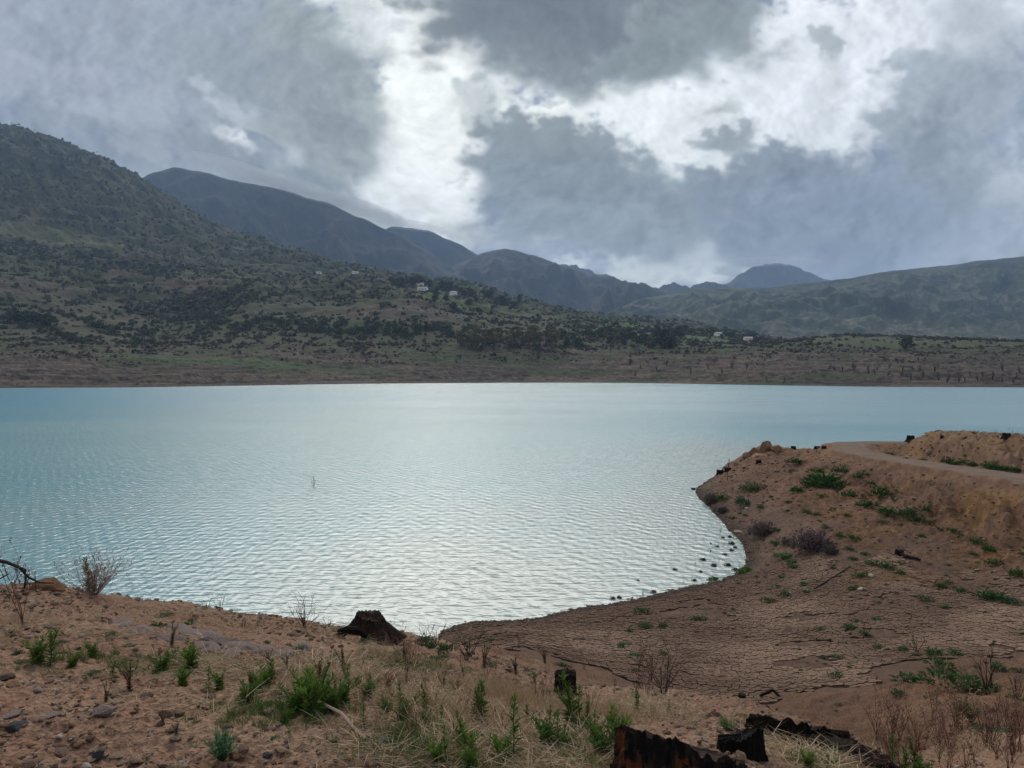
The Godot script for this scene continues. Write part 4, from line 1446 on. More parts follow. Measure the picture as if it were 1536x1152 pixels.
		var c := Color(0.024, 0.036, 0.018).lerp(Color(0.07, 0.085, 0.036), rng.randf())
		if rng.randf() < 0.18:
			c = Color(0.09, 0.10, 0.05).lerp(Color(0.10, 0.085, 0.05), rng.randf())
		if h < 42.0 and rng.randf() < 0.6:
			c = Color(0.075, 0.055, 0.04).lerp(Color(0.11, 0.08, 0.055), rng.randf())
		cols[k].push_back(c)
		made += 1
	print("scrub ", made)
	for k in 3:
		stuff("hillside_scrub", ["dense dark scrub spread over the far hillsides", "rounded maquis bushes massed on the far slopes", "low mixed scrub over the far hills"][k], "scrub", clump([60, 48, 70][k], 0.32, [0.75, 0.6, 0.9][k]), M.crown, where[k], cols[k])
	var st := []
	var sc := PackedColorArray()
	for k in 420:
		var px := rng.randfn(365, 36) if k < 300 else rng.randfn(60, 22)
		var py := rng.randfn(569, 3.2) if k < 300 else rng.randfn(546, 1.5)
		if py > 576:
			continue
		var r := ray(px, py)
		var d := 380.0 + (576.0 - py) * 5.5
		var p := Vector3(r.x * d, far_h(r.x * d, d), -d)
		if p.y < 0.2:
			continue
		st.append(Transform3D(Basis(Vector3.UP, rng.randf() * TAU).scaled(Vector3.ONE * rng.randf_range(0.15, 0.5)), p))
		sc.push_back(Color(0.42, 0.37, 0.3) * rng.randf_range(0.6, 1.2))
	stuff("shore_rocks", "pale scattered rocks on the bare far shore", "rocks", V.pebble[0], M.stone, st, sc)

# ------------------------------------------------------------------ the spit of land across the cove
func build_spit_things() -> void:
	var spit := [[1127, 736, 30], [1195, 695, 20], [1190, 709, 11], [1227, 708, 20], [1237, 727, 52], [1222, 731, 30], [1250, 733, 26], [1196, 738, 20], [1267, 710, 22], [1287, 717, 18], [1302, 713, 9], [1312, 727, 14], [1276, 745, 22], [1324, 745, 34], [1336, 750, 20], [1232, 747, 13], [1304, 760, 26], [1119, 757, 26], [1141, 762, 12], [1181, 754, 8], [1202, 755, 9], [1252, 764, 8], [1226, 773, 13], [1211, 770, 14], [1271, 774, 10], [1331, 770, 26], [1354, 774, 30], [1391, 767, 26], [1377, 783, 22], [1397, 784, 10], [1326, 785, 13], [1352, 788, 9], [1412, 795, 12], [1429, 797, 14], [1447, 787, 10], [1442, 803, 10], [1466, 815, 20], [1484, 827, 20], [1461, 832, 12], [1491, 846, 18], [1526, 863, 22], [1516, 821, 7], [1532, 831, 9], [1241, 793, 10], [1262, 805, 13], [1279, 808, 15], [1382, 805, 11], [1274, 824, 12], [1297, 832, 10], [1281, 840, 13], [1312, 848, 18], [1331, 853, 20], [1343, 861, 8], [1355, 861, 13], [1291, 865, 18], [1279, 884, 14], [1169, 797, 10], [1164, 817, 16], [1101, 778, 10], [1119, 774, 9], [1084, 750, 20], [1412, 881, 16], [1437, 887, 16], [1424, 875, 10], [1487, 897, 24]]
	for k in spit.size():
		var c: Array = spit[k]
		var p := hit(c[0], c[1])
		thing(V.tuft[k % 3], "weed_tuft", ("large" if c[2] > 19 else "small") + " dark green weed tuft on the spit " + mark(SPIT_MARKS, c[0], c[1]), "weed", "weed tufts on the spit", p - Vector3(0, 0.02, 0), c[2] * px_m(p) * 1.45, rng.randf() * TAU, 0.0, rng.randf_range(0.8, 1.1))
	for k in 70:
		var x := rng.randf_range(1095, 1536)
		var y := rng.randf_range(720, 890)
		var p := hit(x, y)
		if p.y < 0.25 or road_at(p.x, -p.z).x < 2.4:
			continue
		thing(V.tuft[k % 3], "weed_tuft", "tiny green weed sprout on the spit " + mark(SPIT_MARKS, x, y), "weed", "weed sprouts on the spit", p, rng.randf_range(5, 11) * px_m(p), rng.randf() * TAU, 0.0, 0.8)
	for k in 50:
		var x := rng.randf_range(1180, 1536)
		var y := rng.randf_range(890, 1070)
		var p := hit(x, y)
		thing(V.tuft[k % 3], "weed_tuft", "tiny green weed sprout on the mud flat " + mark(MUD_MARKS, x, y), "weed", "weed sprouts on the mud", p, rng.randf_range(5, 12) * px_m(p), rng.randf() * TAU, 0.0, 0.7)
	for k in 14:
		var p := hit(1426 + k * 9.5 + rng.randf_range(-4, 4), 695 + k * 1.15 + rng.randf_range(-2.5, 2.5))
		thing(V.tuft[k % 3], "weed_tuft", ("tall" if k % 2 else "low") + " green weed in the strip along the dirt track", "weed", "weeds along the dirt track", p, rng.randf_range(12, 26) * px_m(p), rng.randf() * TAU, 0.0, 1.1)
	for c in [[1336, 682, 18], [1384, 691, 14], [1360, 688, 10]]:
		var p := hit(c[0], c[1])
		thing(V.tuft[0], "weed_tuft", "green weed at the foot of the earth mound by the track", "weed", "weeds at the earth mound", p, c[2] * px_m(p), rng.randf() * TAU, 0.0, 0.7)
	var purple := [[1070, 752, 26, 0, "mauve heathery shrub at the tip of the spit near the water"], [1083, 768, 20, 1, "grey shrub just below the mauve one near the water"], [1141, 802, 42, 0, "broad mauve grey shrub on the slope above the cove"], [1185, 816, 20, 1, "dark grey shrub at the end of the long mauve shrub"], [1213, 823, 58, 0, "longest mauve grey shrub on the slope above the cove"], [1248, 829, 26, 1, "dark rounded shrub joined to the long mauve shrub"]]
	for c in purple:
		var p := hit(c[0], c[1])
		thing(V.purple[c[3]], "heath_shrub", c[4], "shrub", "heathery shrubs on the spit", p - Vector3(0, 0.03, 0), c[2] * px_m(p) * 1.3, 0.0 if c[2] > 30 else rng.randf() * TAU, 0.0, 0.85)
	var pale := [[1179, 837, 30], [1194, 850, 18], [1172, 866, 14], [1209, 877, 18], [1209, 888, 16], [1167, 880, 12], [1317, 929, 14], [1497, 1098, 44], [1189, 843, 20]]
	for k in pale.size():
		var c: Array = pale[k]
		var p := hit(c[0], c[1])
		thing(V.rosette[k % 2], "ground_rosette", "flat pale green weed " + mark(SPIT_MARKS + MUD_MARKS, c[0], c[1]), "weed", "flat weeds on the mud", p, c[2] * px_m(p) * 1.1, rng.randf() * TAU)
	for c in [[1117, 858, 32, "bright yellow green water weed mat on the cove's waterline"], [1069, 871, 20, "small bright green weed mat in the cove's shallows"]]:
		var p := hit(c[0], c[1])
		thing(V.mat[0], "weed_mat", c[3], "weed", "", Vector3(p.x, maxf(p.y, -0.01), p.z), c[2] * px_m(p), 0.4)
	var flat := [[1154, 903, 18], [1046, 930, 18], [1389, 902, 20], [1416, 912, 14], [1491, 900, 34], [1517, 907, 26], [1286, 933, 12], [1274, 943, 18], [1299, 953, 18], [1231, 945, 12], [1316, 972, 14], [1351, 976, 18], [1374, 983, 10], [1404, 982, 26], [1436, 982, 22], [1412, 1000, 30], [1364, 1024, 40], [1259, 1016, 20], [1256, 987, 14], [1234, 987, 10], [1347, 1047, 26], [1437, 1030, 60], [1460, 1036, 34], [1504, 1005, 26], [1487, 1035, 26], [1526, 1050, 22], [1529, 1009, 16], [965, 919, 20], [967, 942, 20], [991, 941, 16], [945, 947, 12], [736, 962, 12], [1181, 894, 18], [1120, 957, 8], [1200, 975, 7], [1320, 905, 8], [1100, 915, 8]]
	for k in flat.size():
		var c: Array = flat[k]
		var p := hit(c[0], c[1])
		thing(V.tuft[k % 3], "weed_tuft", ("broad" if c[2] > 19 else "small") + " green weed tuft on the mud flat " + mark(MUD_MARKS, c[0], c[1]), "weed", "weed tufts on the cracked mud", p, c[2] * px_m(p) * 1.4, rng.randf() * TAU, 0.0, 0.75)
	var q := hit(1457, 1085)
	thing(V.feather[1], "fennel_bush", "upright feathery green bush on the mud flat beside pale rosettes", "bush", "", q, 46.0 * px_m(q), 0.3, 0.0, 1.1)
	# plants drowned in the shallows of the cove
	var drowned := [[1081, 800], [1084, 807], [1094, 806], [1100, 808], [1067, 816], [1076, 820], [1085, 819], [1098, 816], [1102, 822], [1066, 829], [1097, 826], [1088, 832], [1078, 842], [1072, 849], [1092, 848], [1099, 846], [1055, 840], [1052, 858], [1043, 847], [1012, 855], [958, 871], [1025, 874], [1041, 871], [980, 888], [965, 893], [919, 898], [928, 897], [998, 891], [1057, 877], [1087, 871], [1108, 850], [1103, 855]]
	for k in drowned.size():
		var r := ray(drowned[k][0], drowned[k][1])
		var d := -EYE / r.y
		thing(V.purple[1] if k % 3 else V.dead[1], "drowned_sprig", ("bushy dark sprig" if k % 3 else "thin bare twig") + " in the cove's shallow water " + ("by the green weed mats" if drowned[k][1] > 838 and drowned[k][0] > 1040 else ("off the cracked mud" if drowned[k][0] <= 1040 else "in the inner cove")), "plant", "drowned sprigs in the cove", Vector3(r.x * d, -0.03, -d), rng.randf_range(5, 12) * d / F, rng.randf() * TAU)
	var r0 := ray(470, 729)
	var d0 := -EYE / r0.y
	thing(V.dead[1], "drowned_branches", "bare twigs of a drowned bush standing alone in open water", "dead bush", "", Vector3(r0.x * d0, -0.1, -d0), 22.0 * d0 / F, 1.0)
	# dark lumps, stumps and stakes
	var sv := stump(0.5, 0.9, 0.5, 3, 0.3, 0.15, Color(0.02, 0.016, 0.014), Color(0.05, 0.035, 0.028))
	for c in [[1366, 661, 14, "blackened stump on the crest of the earth mound beside the track"], [1510, 657, 14, "dark stump on the plateau's skyline above the water"], [1413, 656, 6, "tiny dark stump on the plateau's edge above the mound"], [1225, 674, 9, "dark stump at the outer bend of the dirt track"], [1236, 673, 8, "second dark stump at the outer bend of the dirt track"], [1190, 674, 9, "small dark stump between the rocky tip and the track bend"], [1138, 695, 10, "dark hollow stump on the slope below the rocky tip"], [1080, 712, 13, "dark upright stump on the shoreline below the rocky tip"], [1092, 708, 12, "dark stump with a thin stake at the shoreline"], [1040, 736, 8, "flat dark stump at the very tip in the water"], [1349, 833, 16, "burnt root end of the fallen log on the slope"]]:
		var p := hit(c[0], c[1])
		thing(sv, "tree_stump", c[3], "stump", "", p - Vector3(0, 0.03, 0), c[2] * px_m(p) * 0.75, rng.randf() * TAU)
	for c in [[1093, 706, 18, "thin upright stake at the shoreline beside a stump"], [1091, 722, 14, "short post on the shore slope below the stakes"]]:
		var p := hit(c[0], c[1])
		var mb := MB.new()
		tube(mb, [Vector3(0, -0.1, 0), Vector3(0.01, 0.5, 0), Vector3(0.03, 1, 0.01)], 0.045, 0.03, 5, Color(0.07, 0.05, 0.04))
		thing([["post", mb.done(), M.twig]], "wooden_stake", c[3], "stake", "", p, c[2] * px_m(p), 0.0)
	log_between(hit(1352, 834), hit(1380, 842), 0.09, "fallen dark log lying across the slope of the spit")
	log_between(hit(1222, 884), hit(1275, 850), 0.035, "long thin dry branch lying on the mud above the cove")
	# rocks of the tip and single pale stones
	var tip := [[1149, 678, 26, 22, 2], [1132, 681, 20, 16, 0], [1120, 687, 16, 12, 5], [1165, 675, 20, 10, 3], [1112, 692, 10, 7, 1], [1139, 684, 26, 10, 6], [1157, 683, 14, 10, 7], [1105, 698, 9, 6, 2], [1118, 701, 10, 6, 4]]
	for c in tip:
		var p := hit(c[0], c[1])
		var o := thing([["rock", V.stone[c[4]], M.ochre]], "crag_rock", "ochre crumbling rock of the crag at the spit's tip", "rock", "rocks at the spit's tip", p, 1.0, rng.randf() * TAU)
		o.scale = Vector3(c[2] * 0.6, c[3] * 1.3, c[2] * 0.55) * px_m(p)
	for c in [[1394, 677, 12, 9, "pale", "whitish boulder on the earth mound beside the track"], [1307, 865, 15, 10, "pale", "pale tilted stone beside a green weed on the slope"], [1292, 883, 15, 5, "pale", "flat pale slab lying on the dark mud slope"], [1120, 822 - 60, 10, 4, "pale", "flat pinkish stone between green tufts near the tip"], [1110, 797, 22, 5, "tan", "flat pale slab beside the broad mauve shrub"], [1371, 748, 10, 6, "tan", "tan stone among dry orange grass below the track"], [1085, 738, 10, 6, "tan", "tan stone above the mauve shrub at the tip"], [1165, 707, 12, 8, "tan", "tan boulder on the slope below the rocky tip"], [1240, 903, 24, 8, "brown", "low reddish earth lump on the cracked mud"]]:
		var p := hit(c[0], c[1])
		var o := thing([["stone", V.stone[int(c[0]) % 8], M[c[4]]]], "boulder", c[5], "stone", "", p, 1.0, rng.randf() * TAU)
		o.scale = Vector3(c[2] * 0.5, c[3] * 0.7, c[2] * 0.45) * px_m(p)
	for k in 60:
		var px := rng.randf_range(1070, 1530)
		var py := rng.randf_range(690, 890)
		var p := hit(px, py)
		if p.y < 0.1 or (road_at(p.x, -p.z).x < 2.2):
			continue
		var o := thing([["stone", V.stone[k % 8], M[["tan", "brown", "brown", "ochre"][k % 4]]]], "slope_stone", ["tan", "brown", "brown", "ochre"][k % 4] + " small stone on the spit " + mark(SPIT_MARKS, px, py), "stone", "stones on the spit", p, 1.0, rng.randf() * TAU)
		o.scale = Vector3(1, 0.7, 0.9) * rng.randf_range(1.3, 3.6) * px_m(p)
	for k in 9:
		var p := hit(1246 + k * 5.5 + rng.randf_range(-3, 3), 689 + rng.randf_range(-3, 6) + k * 0.6)
		var o := thing([["stone", V.stone[k % 8], M.tan]], "rubble_stone", "tan rubble stone on the bank below the track bend", "stone", "rubble below the track bend", p, 1.0, rng.randf() * TAU)
		o.scale = Vector3(1, 0.7, 0.9) * rng.randf_range(2.5, 4.5) * px_m(p)
	for k in 10:
		var p := hit([1480, 1489, 1495, 1503, 1518, 1524, 1530, 1465, 1512, 1534][k], 657)
		thing(V.reddish[k % 3], "dry_stalk", "thin dry stalk on the plateau's skyline above the water", "dry plant", "dry stalks on the plateau", p, rng.randf_range(8, 16) * px_m(p), rng.randf() * TAU)

func log_between(a: Vector3, b: Vector3, r: float, label: String) -> void:
	var mb := MB.new()
	var pts := []
	for k in 7:
		var p := a.lerp(b, k / 6.0)
		p.y = near_h(p.x, -p.z) + r * 0.6
		pts.append(p - a + Vector3(rng.randf_range(-0.3, 0.3), 0.05 * rng.randf(), rng.randf_range(-0.3, 0.3)) * r)
	tube(mb, pts, r, r * 0.5, 7, Color(0.045, 0.03, 0.024))
	thing([["log", mb.done(), M.wood]], "fallen_branch", label, "branch", "", a)

# ------------------------------------------------------------------ the bank in front
func stone_mat(c: Color) -> StandardMaterial3D:
	var m: StandardMaterial3D = M.stone.duplicate()
	m.albedo_color = c.linear_to_srgb()
	return m

func plant(kind: String, k: int, called: String, px: float, py: float, h_px: float, label: String, category := "weed", group := "", lean := 0.0, turn := -1.0) -> void:
	var p := hit(px, py)
	thing(V[kind][k % V[kind].size()], called, label, category, group, p - Vector3(0, 0.01, 0), h_px * px_m(p), rng.randf() * TAU if turn < 0 else turn, lean)

const BANK_MARKS := [[333, 1120, "near the feathery plant"], [150, 1130, "near the dark slate grey stone"], [160, 1067, "near the big layered rock"], [195, 1030, "near the brownish twiggy weed"], [470, 1060, "by the big bushy clumps"], [300, 965, "near the rock outcrop"], [30, 1095, "near the slate heap"], [20, 1020, "by the dark blocky stone"], [400, 1136, "near the dark slate chip"], [573, 1110, "near the blue grey stone"], [700, 1130, "in the straw short of the rusty stump"], [860, 1090, "by the tallest leafy stems"], [940, 1110, "beside the rusty stump"], [1110, 1110, "beside the coal black stump"], [1210, 1110, "beside the rotten stump"], [556, 950, "near the cone shaped stump"], [848, 1035, "near the squat brown stump"], [990, 1040, "near the pale split shrub"], [60, 985, "below the ochre boulder"], [700, 1030, "in the palest straw"], [1340, 1110, "just past the rotten stump"], [1420, 1140, "in the reddish stalk patch"], [1500, 1110, "near the flat pale rosette"]]
const SPIT_MARKS := [[1260, 690, "by the track bend"], [1150, 695, "below the rocky tip"], [1075, 755, "by the mauve shrub at the tip"], [1213, 820, "by the longest mauve shrub"], [1140, 800, "by the broad mauve shrub"], [1355, 835, "by the fallen log"], [1490, 800, "among the plough lines"], [1390, 745, "below the straight track"], [1240, 735, "on the weedy middle slope"], [1330, 780, "on the grassy lower slope"], [1180, 860, "above the cove mud"], [1307, 863, "by the pale tilted stone"], [1430, 890, "where slope meets mud"]]
const MUD_MARKS := [[1290, 945, "among the palest plates"], [1400, 985, "in the row by the leafless sapling"], [1480, 1030, "around the bare dead shrub"], [1360, 1030, "on bare dark mud"], [1250, 1005, "amid small cracks"], [1500, 900, "at the foot of the slope"], [965, 935, "near the waterline"], [1170, 900, "near the cove"], [740, 960, "below the cone stump slope"], [1400, 905, "below the fallen log"]]

func mark(list: Array, px: float, py: float) -> String:
	var best := 1e9
	var word := ""
	for m in list:
		var e := Vector2(px - m[0], (py - m[1]) * 1.6).length()
		if e < best:
			best = e
			word = m[2]
	return word

func build_bank_things() -> void:
	# stumps and charred wood
	var coal := Color(0.017, 0.015, 0.014)
	var brown := Color(0.10, 0.062, 0.045)
	var p := hit(1020, 1192)
	thing(stump(0.24, 0.36, 0.3, 5, 0.2, 1.0, coal, brown, 0.72, -0.95), "tree_stump", "large charred stump with rusty orange rot on its side", "stump", "", p, 1.0, 0.0)
	p = hit(1112, 1128)
	thing(stump(0.1, 0.17, 0.2, 9, 0.35, 0.0, coal, Color(0.02, 0.017, 0.016), 0.6, -1.9), "tree_stump", "small coal black burnt stump between the rusty stump and the rotten root", "stump", "", p, 1.0, 0.4)
	p = hit(1195, 1115)
	var ridge := thing(stump(0.24, 0.22, 0.6, 12, 0.4, 0.25, coal, Color(0.055, 0.032, 0.024), 0.7, -1.0), "tree_stump", "low rotten dark brown stump with a reddish weed before it", "stump", "", p, 1.0, 0.0)
	ridge.scale = Vector3(1.15, 1.0, 0.6)
	p = hit(1265, 1140)
	var root := thing(stump(0.2, 0.1, 0.6, 14, 0.3, 0.1, coal, Color(0.05, 0.03, 0.022), 0.2), "tree_root", "decayed root spreading downhill from the low rotten stump", "root", "", p, 1.0, -0.5)
	root.scale = Vector3(1.1, 0.8, 0.5)
	p = hit(556, 957)
	thing(stump(0.17, 0.36, 1.35, 21, 0.16, 0.3, Color(0.035, 0.024, 0.019), Color(0.10, 0.062, 0.046), 0.2, 0.6, 1.35), "tree_stump", "dark cone shaped stump on the crest of the bank against the water", "stump", "", p, 1.0, 0.3)
	p = hit(848, 1040)
	thing(stump(0.09, 0.2, 0.15, 25, 0.15, 0.0, Color(0.02, 0.016, 0.014), Color(0.06, 0.04, 0.03)), "tree_stump", "short squat brown stump in the dry grass below the crest", "stump", "", p, 1.0, 0.3)
	p = hit(1113, 1046)
	thing(stump(0.075, 0.08, 0.2, 27, 0.2, 0.0, coal, brown), "tree_stump", "tiny black stump on the sandy lip of the bank", "stump", "", p, 1.0, 0.0)
	for c in [[[1140, 1044], [1160, 1036], [1172, 1048], [1182, 1063], 0.035, "blackened root arching over the sandy lip of the bank"], [[508, 952], [520, 946], [535, 948], [548, 958], 0.06, "twisted dark root log lying beside the cone shaped stump"], [[360, 0], [0, 0], [0, 0], [0, 0], 0.0, ""]]:
		if c[4] == 0.0:
			continue
		var a := hit(c[0][0], c[0][1] + 4)
		var pts := []
		for k in 4:
			var r := ray(c[k][0], c[k][1])
			pts.append(Vector3(r.x * -a.z, EYE + r.y * -a.z, a.z - 0.03 * k) - a)
		var mb := MB.new()
		tube(mb, pts, c[4], c[4] * 0.6, 7, Color(0.022, 0.015, 0.012))
		twig(mb, pts[1], Vector3(-0.5, 0.25, 0.5), 0.12, c[4] * 0.25, 1, Color(0.03, 0.02, 0.016))
		thing([["root", mb.done(), M.wood]], "tree_root", c[5], "root", "", a)
	# dead branch leaning over the ochre rock at the edge of the bank
	p = hit(66, 884)
	var o := thing([["rock", V.stone[2], M.ochre]], "boulder", "ochre boulder under the dead branch on the crest of the bank", "rock", "", p, 1.0, 0.4)
	o.scale = Vector3(0.19, 0.2, 0.17)
	var mb2 := MB.new()
	var w := Color(0.035, 0.027, 0.024)
	tube(mb2, [Vector3(-0.8, 0.40, 0), Vector3(-0.62, 0.36, 0.02), Vector3(-0.48, 0.35, 0.0), Vector3(-0.34, 0.33, 0.02), Vector3(-0.2, 0.28, 0.04), Vector3(-0.1, 0.18, 0.05), Vector3(0.02, 0.13, 0.06), Vector3(0.16, 0.12, 0.05)], 0.026, 0.006, 6, w)
	tube(mb2, [Vector3(-0.2, 0.28, 0.04), Vector3(-0.13, 0.27, 0.06), Vector3(-0.11, 0.16, 0.08), Vector3(-0.13, 0.06, 0.08), Vector3(-0.08, -0.06, 0.1)], 0.013, 0.009, 5, w)
	tube(mb2, [Vector3(-0.48, 0.35, 0), Vector3(-0.44, 0.24, 0.03), Vector3(-0.41, 0.16, 0.06), Vector3(-0.3, 0.22, 0.05)], 0.014, 0.006, 5, w)
	tube(mb2, [Vector3(-0.8, 0.55, 0), Vector3(-0.7, 0.56, 0.0), Vector3(-0.55, 0.55, 0.0)], 0.014, 0.005, 5, w)
	for k in 14:
		twig(mb2, Vector3(-0.75 + k * 0.055, 0.30 - 0.02 * k, 0.03), Vector3(rng.randf_range(-0.5, 0.6), 1, 0), 0.22, 0.0045, 2, Color(0.09, 0.06, 0.05), 0.5, 2)
	p = hit(62, 890)
	thing([["branch", mb2.done(), M.twig]], "dead_branch", "dead forked branch leaning over the ochre boulder", "branch", "", p)
	# dry and dead bushes
	plant("pinkish", 0, "dry_bush", 140, 893, 58, "pinkish brown dry bush on the crest of the bank", "bush", "", 0.0, 0.0)
	plant("stem", 2, "dark_sprigs", 135, 890, 56, "dark upright sprigs growing through the pinkish dry bush", "plant")
	plant("dead", 2, "dead_shrub", 456, 940, 52, "blackish spreading dead shrub on the crest beside the cone stump", "dead shrub")
	plant("dead", 1, "dead_shrub", 492, 943, 24, "small blackish twigs between the dead shrub and the cone stump", "dead shrub")
	plant("dead", 0, "dead_shrub", 995, 1042, 72, "dead shrub with pale split trunk on the lip of the bank", "dead shrub")
	plant("dead", 1, "dead_shrub", 1482, 1040, 76, "dead bare shrub of slender stems on the mud flat", "dead shrub")
	plant("dead", 1, "dead_shrub", 1525, 1050, 52, "thin dead stem beside the bare shrub on the mud flat", "dead shrub")
	plant("dead", 1, "dead_shrub", 1300, 955, 26, "small dead twigs on the cracked mud beside a green tuft", "dead shrub")
	plant("dead", 1, "dead_shrub", 1376, 978, 36, "leafless sapling standing on the cracked mud flat", "dead shrub")
	plant("reddish", 2, "sapling", 36, 941, 105, "tall thin leafless sapling below the ochre boulder", "sapling")
	for k in 8:
		plant("dead", 1, "dry_stalk", [310, 330, 213, 300, 700, 705, 640, 655][k], [914, 916, 897, 912, 990, 985, 962, 966][k], [22, 30, 44, 14, 40, 52, 34, 40][k], "thin dark stalk standing on the crest of the bank", "dry plant", "stalks on the crest")
	for k in 46:
		var sx := rng.randf_range(1300, 1536)
		var sy := rng.randf_range(1085, 1165)
		var sh := rng.randf_range(45, 85)
		plant("reddish", k, "dry_stalk", sx, sy, sh, ("tall " if sh > 65 else "short ") + "reddish brown dry stalk " + mark(BANK_MARKS, sx, sy), "dry plant", "reddish dry stalks beyond the rotten stump")
	for k in 40:
		var sx := rng.randf_range(540, 980)
		var sy := rng.randf_range(1000, 1110)
		var sh := rng.randf_range(26, 64)
		plant("reddish", k, "dry_stalk", sx, sy, sh, ("tall " if sh > 45 else "short ") + "brown dry stalk " + mark(BANK_MARKS, sx, sy), "dry plant", "dry stalks among the straw")
	# green weeds, each where it grows
	var green := [["bushy", 57, 995, 42], ["stem", 75, 998, 66], ["bushy", 140, 985, 26], ["bushy", 107, 1003, 30], ["stem", 167, 1018, 34], ["bushy", 243, 1010, 38], ["bushy", 287, 1003, 40], ["stem", 284, 1000, 40], ["bushy", 273, 1030, 32], ["stem", 313, 1036, 40], ["bushy", 330, 1034, 30], ["bushy", 370, 1056, 42], ["bushy", 386, 1040, 36], ["stem", 408, 1024, 46], ["bushy", 398, 1030, 36], ["bushy", 443, 1070, 56], ["bushy", 470, 1072, 64], ["bushy", 497, 1070, 56], ["bushy", 455, 1050, 52], ["bushy", 512, 1058, 46], ["stem", 480, 1062, 72], ["bushy", 552, 1050, 36], ["stem", 560, 1044, 42], ["bushy", 605, 1084, 42], ["stem", 600, 1076, 56], ["bushy", 640, 1092, 34], ["bushy", 655, 1144, 38], ["stem", 668, 1150, 62], ["bushy", 700, 1136, 46], ["stem", 697, 1128, 66], ["bushy", 706, 1156, 44], ["stem", 722, 1086, 76], ["stem", 714, 1080, 60], ["stem", 770, 1140, 96], ["bushy", 757, 1146, 48], ["bushy", 822, 1120, 52], ["stem", 838, 1118, 56], ["bushy", 845, 1125, 46], ["stem", 860, 1098, 96], ["stem", 868, 1100, 70], ["stem", 882, 1092, 50], ["bushy", 905, 1140, 62], ["bushy", 925, 1125, 60], ["bushy", 890, 1112, 40], ["stem", 955, 1072, 38], ["stem", 1003, 1070, 22], ["bushy", 1210, 1152, 30], ["bushy", 1240, 1155, 26], ["stem", 1337, 1158, 60], ["stem", 1357, 1160, 50], ["stem", 1377, 1160, 56], ["bushy", 1377, 1165, 36], ["stem", 790, 1090, 40], ["stem", 640, 1066, 44], ["stem", 660, 1090, 36], ["bushy", 740, 1125, 30], ["stem", 802, 1026, 20], ["bushy", 680, 1045, 22], ["stem", 520, 1030, 44], ["bushy", 425, 1085, 30], ["stem", 545, 1085, 44], ["bushy", 580, 1070, 30]]
	for k in green.size():
		var g: Array = green[k]
		plant(g[0], k, "green_weed", g[1], g[2], g[3], (("tall" if g[3] > 55 else "short") + " leafy green weed stem " if g[0] == "stem" else ("tall" if g[3] > 45 else "low") + " bushy green weed clump ") + mark(BANK_MARKS, g[1], g[2]), "weed", "leafy weed stems on the bank" if g[0] == "stem" else "bushy weed clumps on the bank", rng.randf_range(-0.15, 0.15))
	for c in [[245, 924, 30], [443, 976, 30], [545, 962, 28], [594, 984, 34], [628, 1008, 30], [165, 955, 30], [235, 940, 30], [280, 938, 26], [575, 1002, 40], [650, 990, 40], [610, 1000, 34], [90, 965, 20], [500, 985, 26], [700, 1008, 30], [600, 1110, 34], [620, 1112, 30], [30, 995, 24]]:
		p = hit(c[0], c[1])
		thing(V.tuft[int(c[0]) % 3], "low_weed", "low green weed patch " + mark(BANK_MARKS, c[0], c[1]), "weed", "low weeds on the bank", p, c[2] * px_m(p), rng.randf() * TAU, 0.0, 0.6)
	for k in 46:
		var wx := rng.randf_range(20, 1000)
		var wy := rng.randf_range(965, 1120) if wx > 300 else rng.randf_range(950, 1020)
		p = hit(wx, wy)
		var rosette := k % 3 == 0
		thing(V.rosette[k % 2] if rosette else V.tuft[k % 3], "weed_sprout", ("flat pale green rosette " if rosette else "tiny green weed sprout ") + mark(BANK_MARKS, wx, wy), "weed", "weed sprouts on the bank", p, rng.randf_range(12, 24) * px_m(p), rng.randf() * TAU, 0.0, 0.8)
	for k in 16:
		var wx := rng.randf_range(120, 900)
		var wy := rng.randf_range(985, 1110)
		plant("brown_weed", k, "brown_weed", wx, wy, rng.randf_range(22, 48), "half dried brown weed " + mark(BANK_MARKS, wx, wy), "weed", "half dried weeds on the bank")
	for c in [[630, 964, 26], [648, 972, 30], [664, 978, 30]]:
		p = hit(c[0], c[1])
		thing(V.tuft[2], "low_weed", "dense dark green weed clump at the foot of the cone stump slope", "weed", "dense weeds below the cone stump", p, c[2] * px_m(p) * 1.2, rng.randf() * TAU, 0.0, 1.0)
	plant("feather", 0, "feathery_plant", 333, 1140, 62, "blue green feathery plant alone on the stony soil", "plant")
	plant("feather", 1, "feathery_plant", 1092, 1098, 36, "light green feathery plant behind the coal black stump", "plant")
	plant("brown_weed", 0, "brown_weed", 195, 1036, 62, "brownish twiggy weed on the stony soil", "weed")
	plant("brown_weed", 1, "brown_weed", 258, 970, 44, "dark brown upright weed by the rock outcrop", "weed")
	plant("brown_weed", 1, "brown_weed", 430, 1004, 32, "small brown weed at the low end of the rock outcrop", "weed")
	plant("brown_weed", 0, "brown_weed", 480, 1030, 56, "reddish brown weed behind the large bushy green clumps", "weed")
	plant("brown_weed", 0, "brown_weed", 1222, 1120, 42, "reddish flowering weed in front of the low rotten stump", "weed")
	plant("brown_weed", 0, "brown_weed", 515, 1010, 52, "pale brown twiggy weed on the crest slope", "weed")
	# flat outcrop of purple grey rock
	p = hit(300, 962)
	var oc := Node3D.new()
	oc.name = numbered("rock_outcrop")
	add_child(oc)
	oc.position = p
	tag(oc, "flat purplish grey layered rock outcrop running down the bank", "rock outcrop")
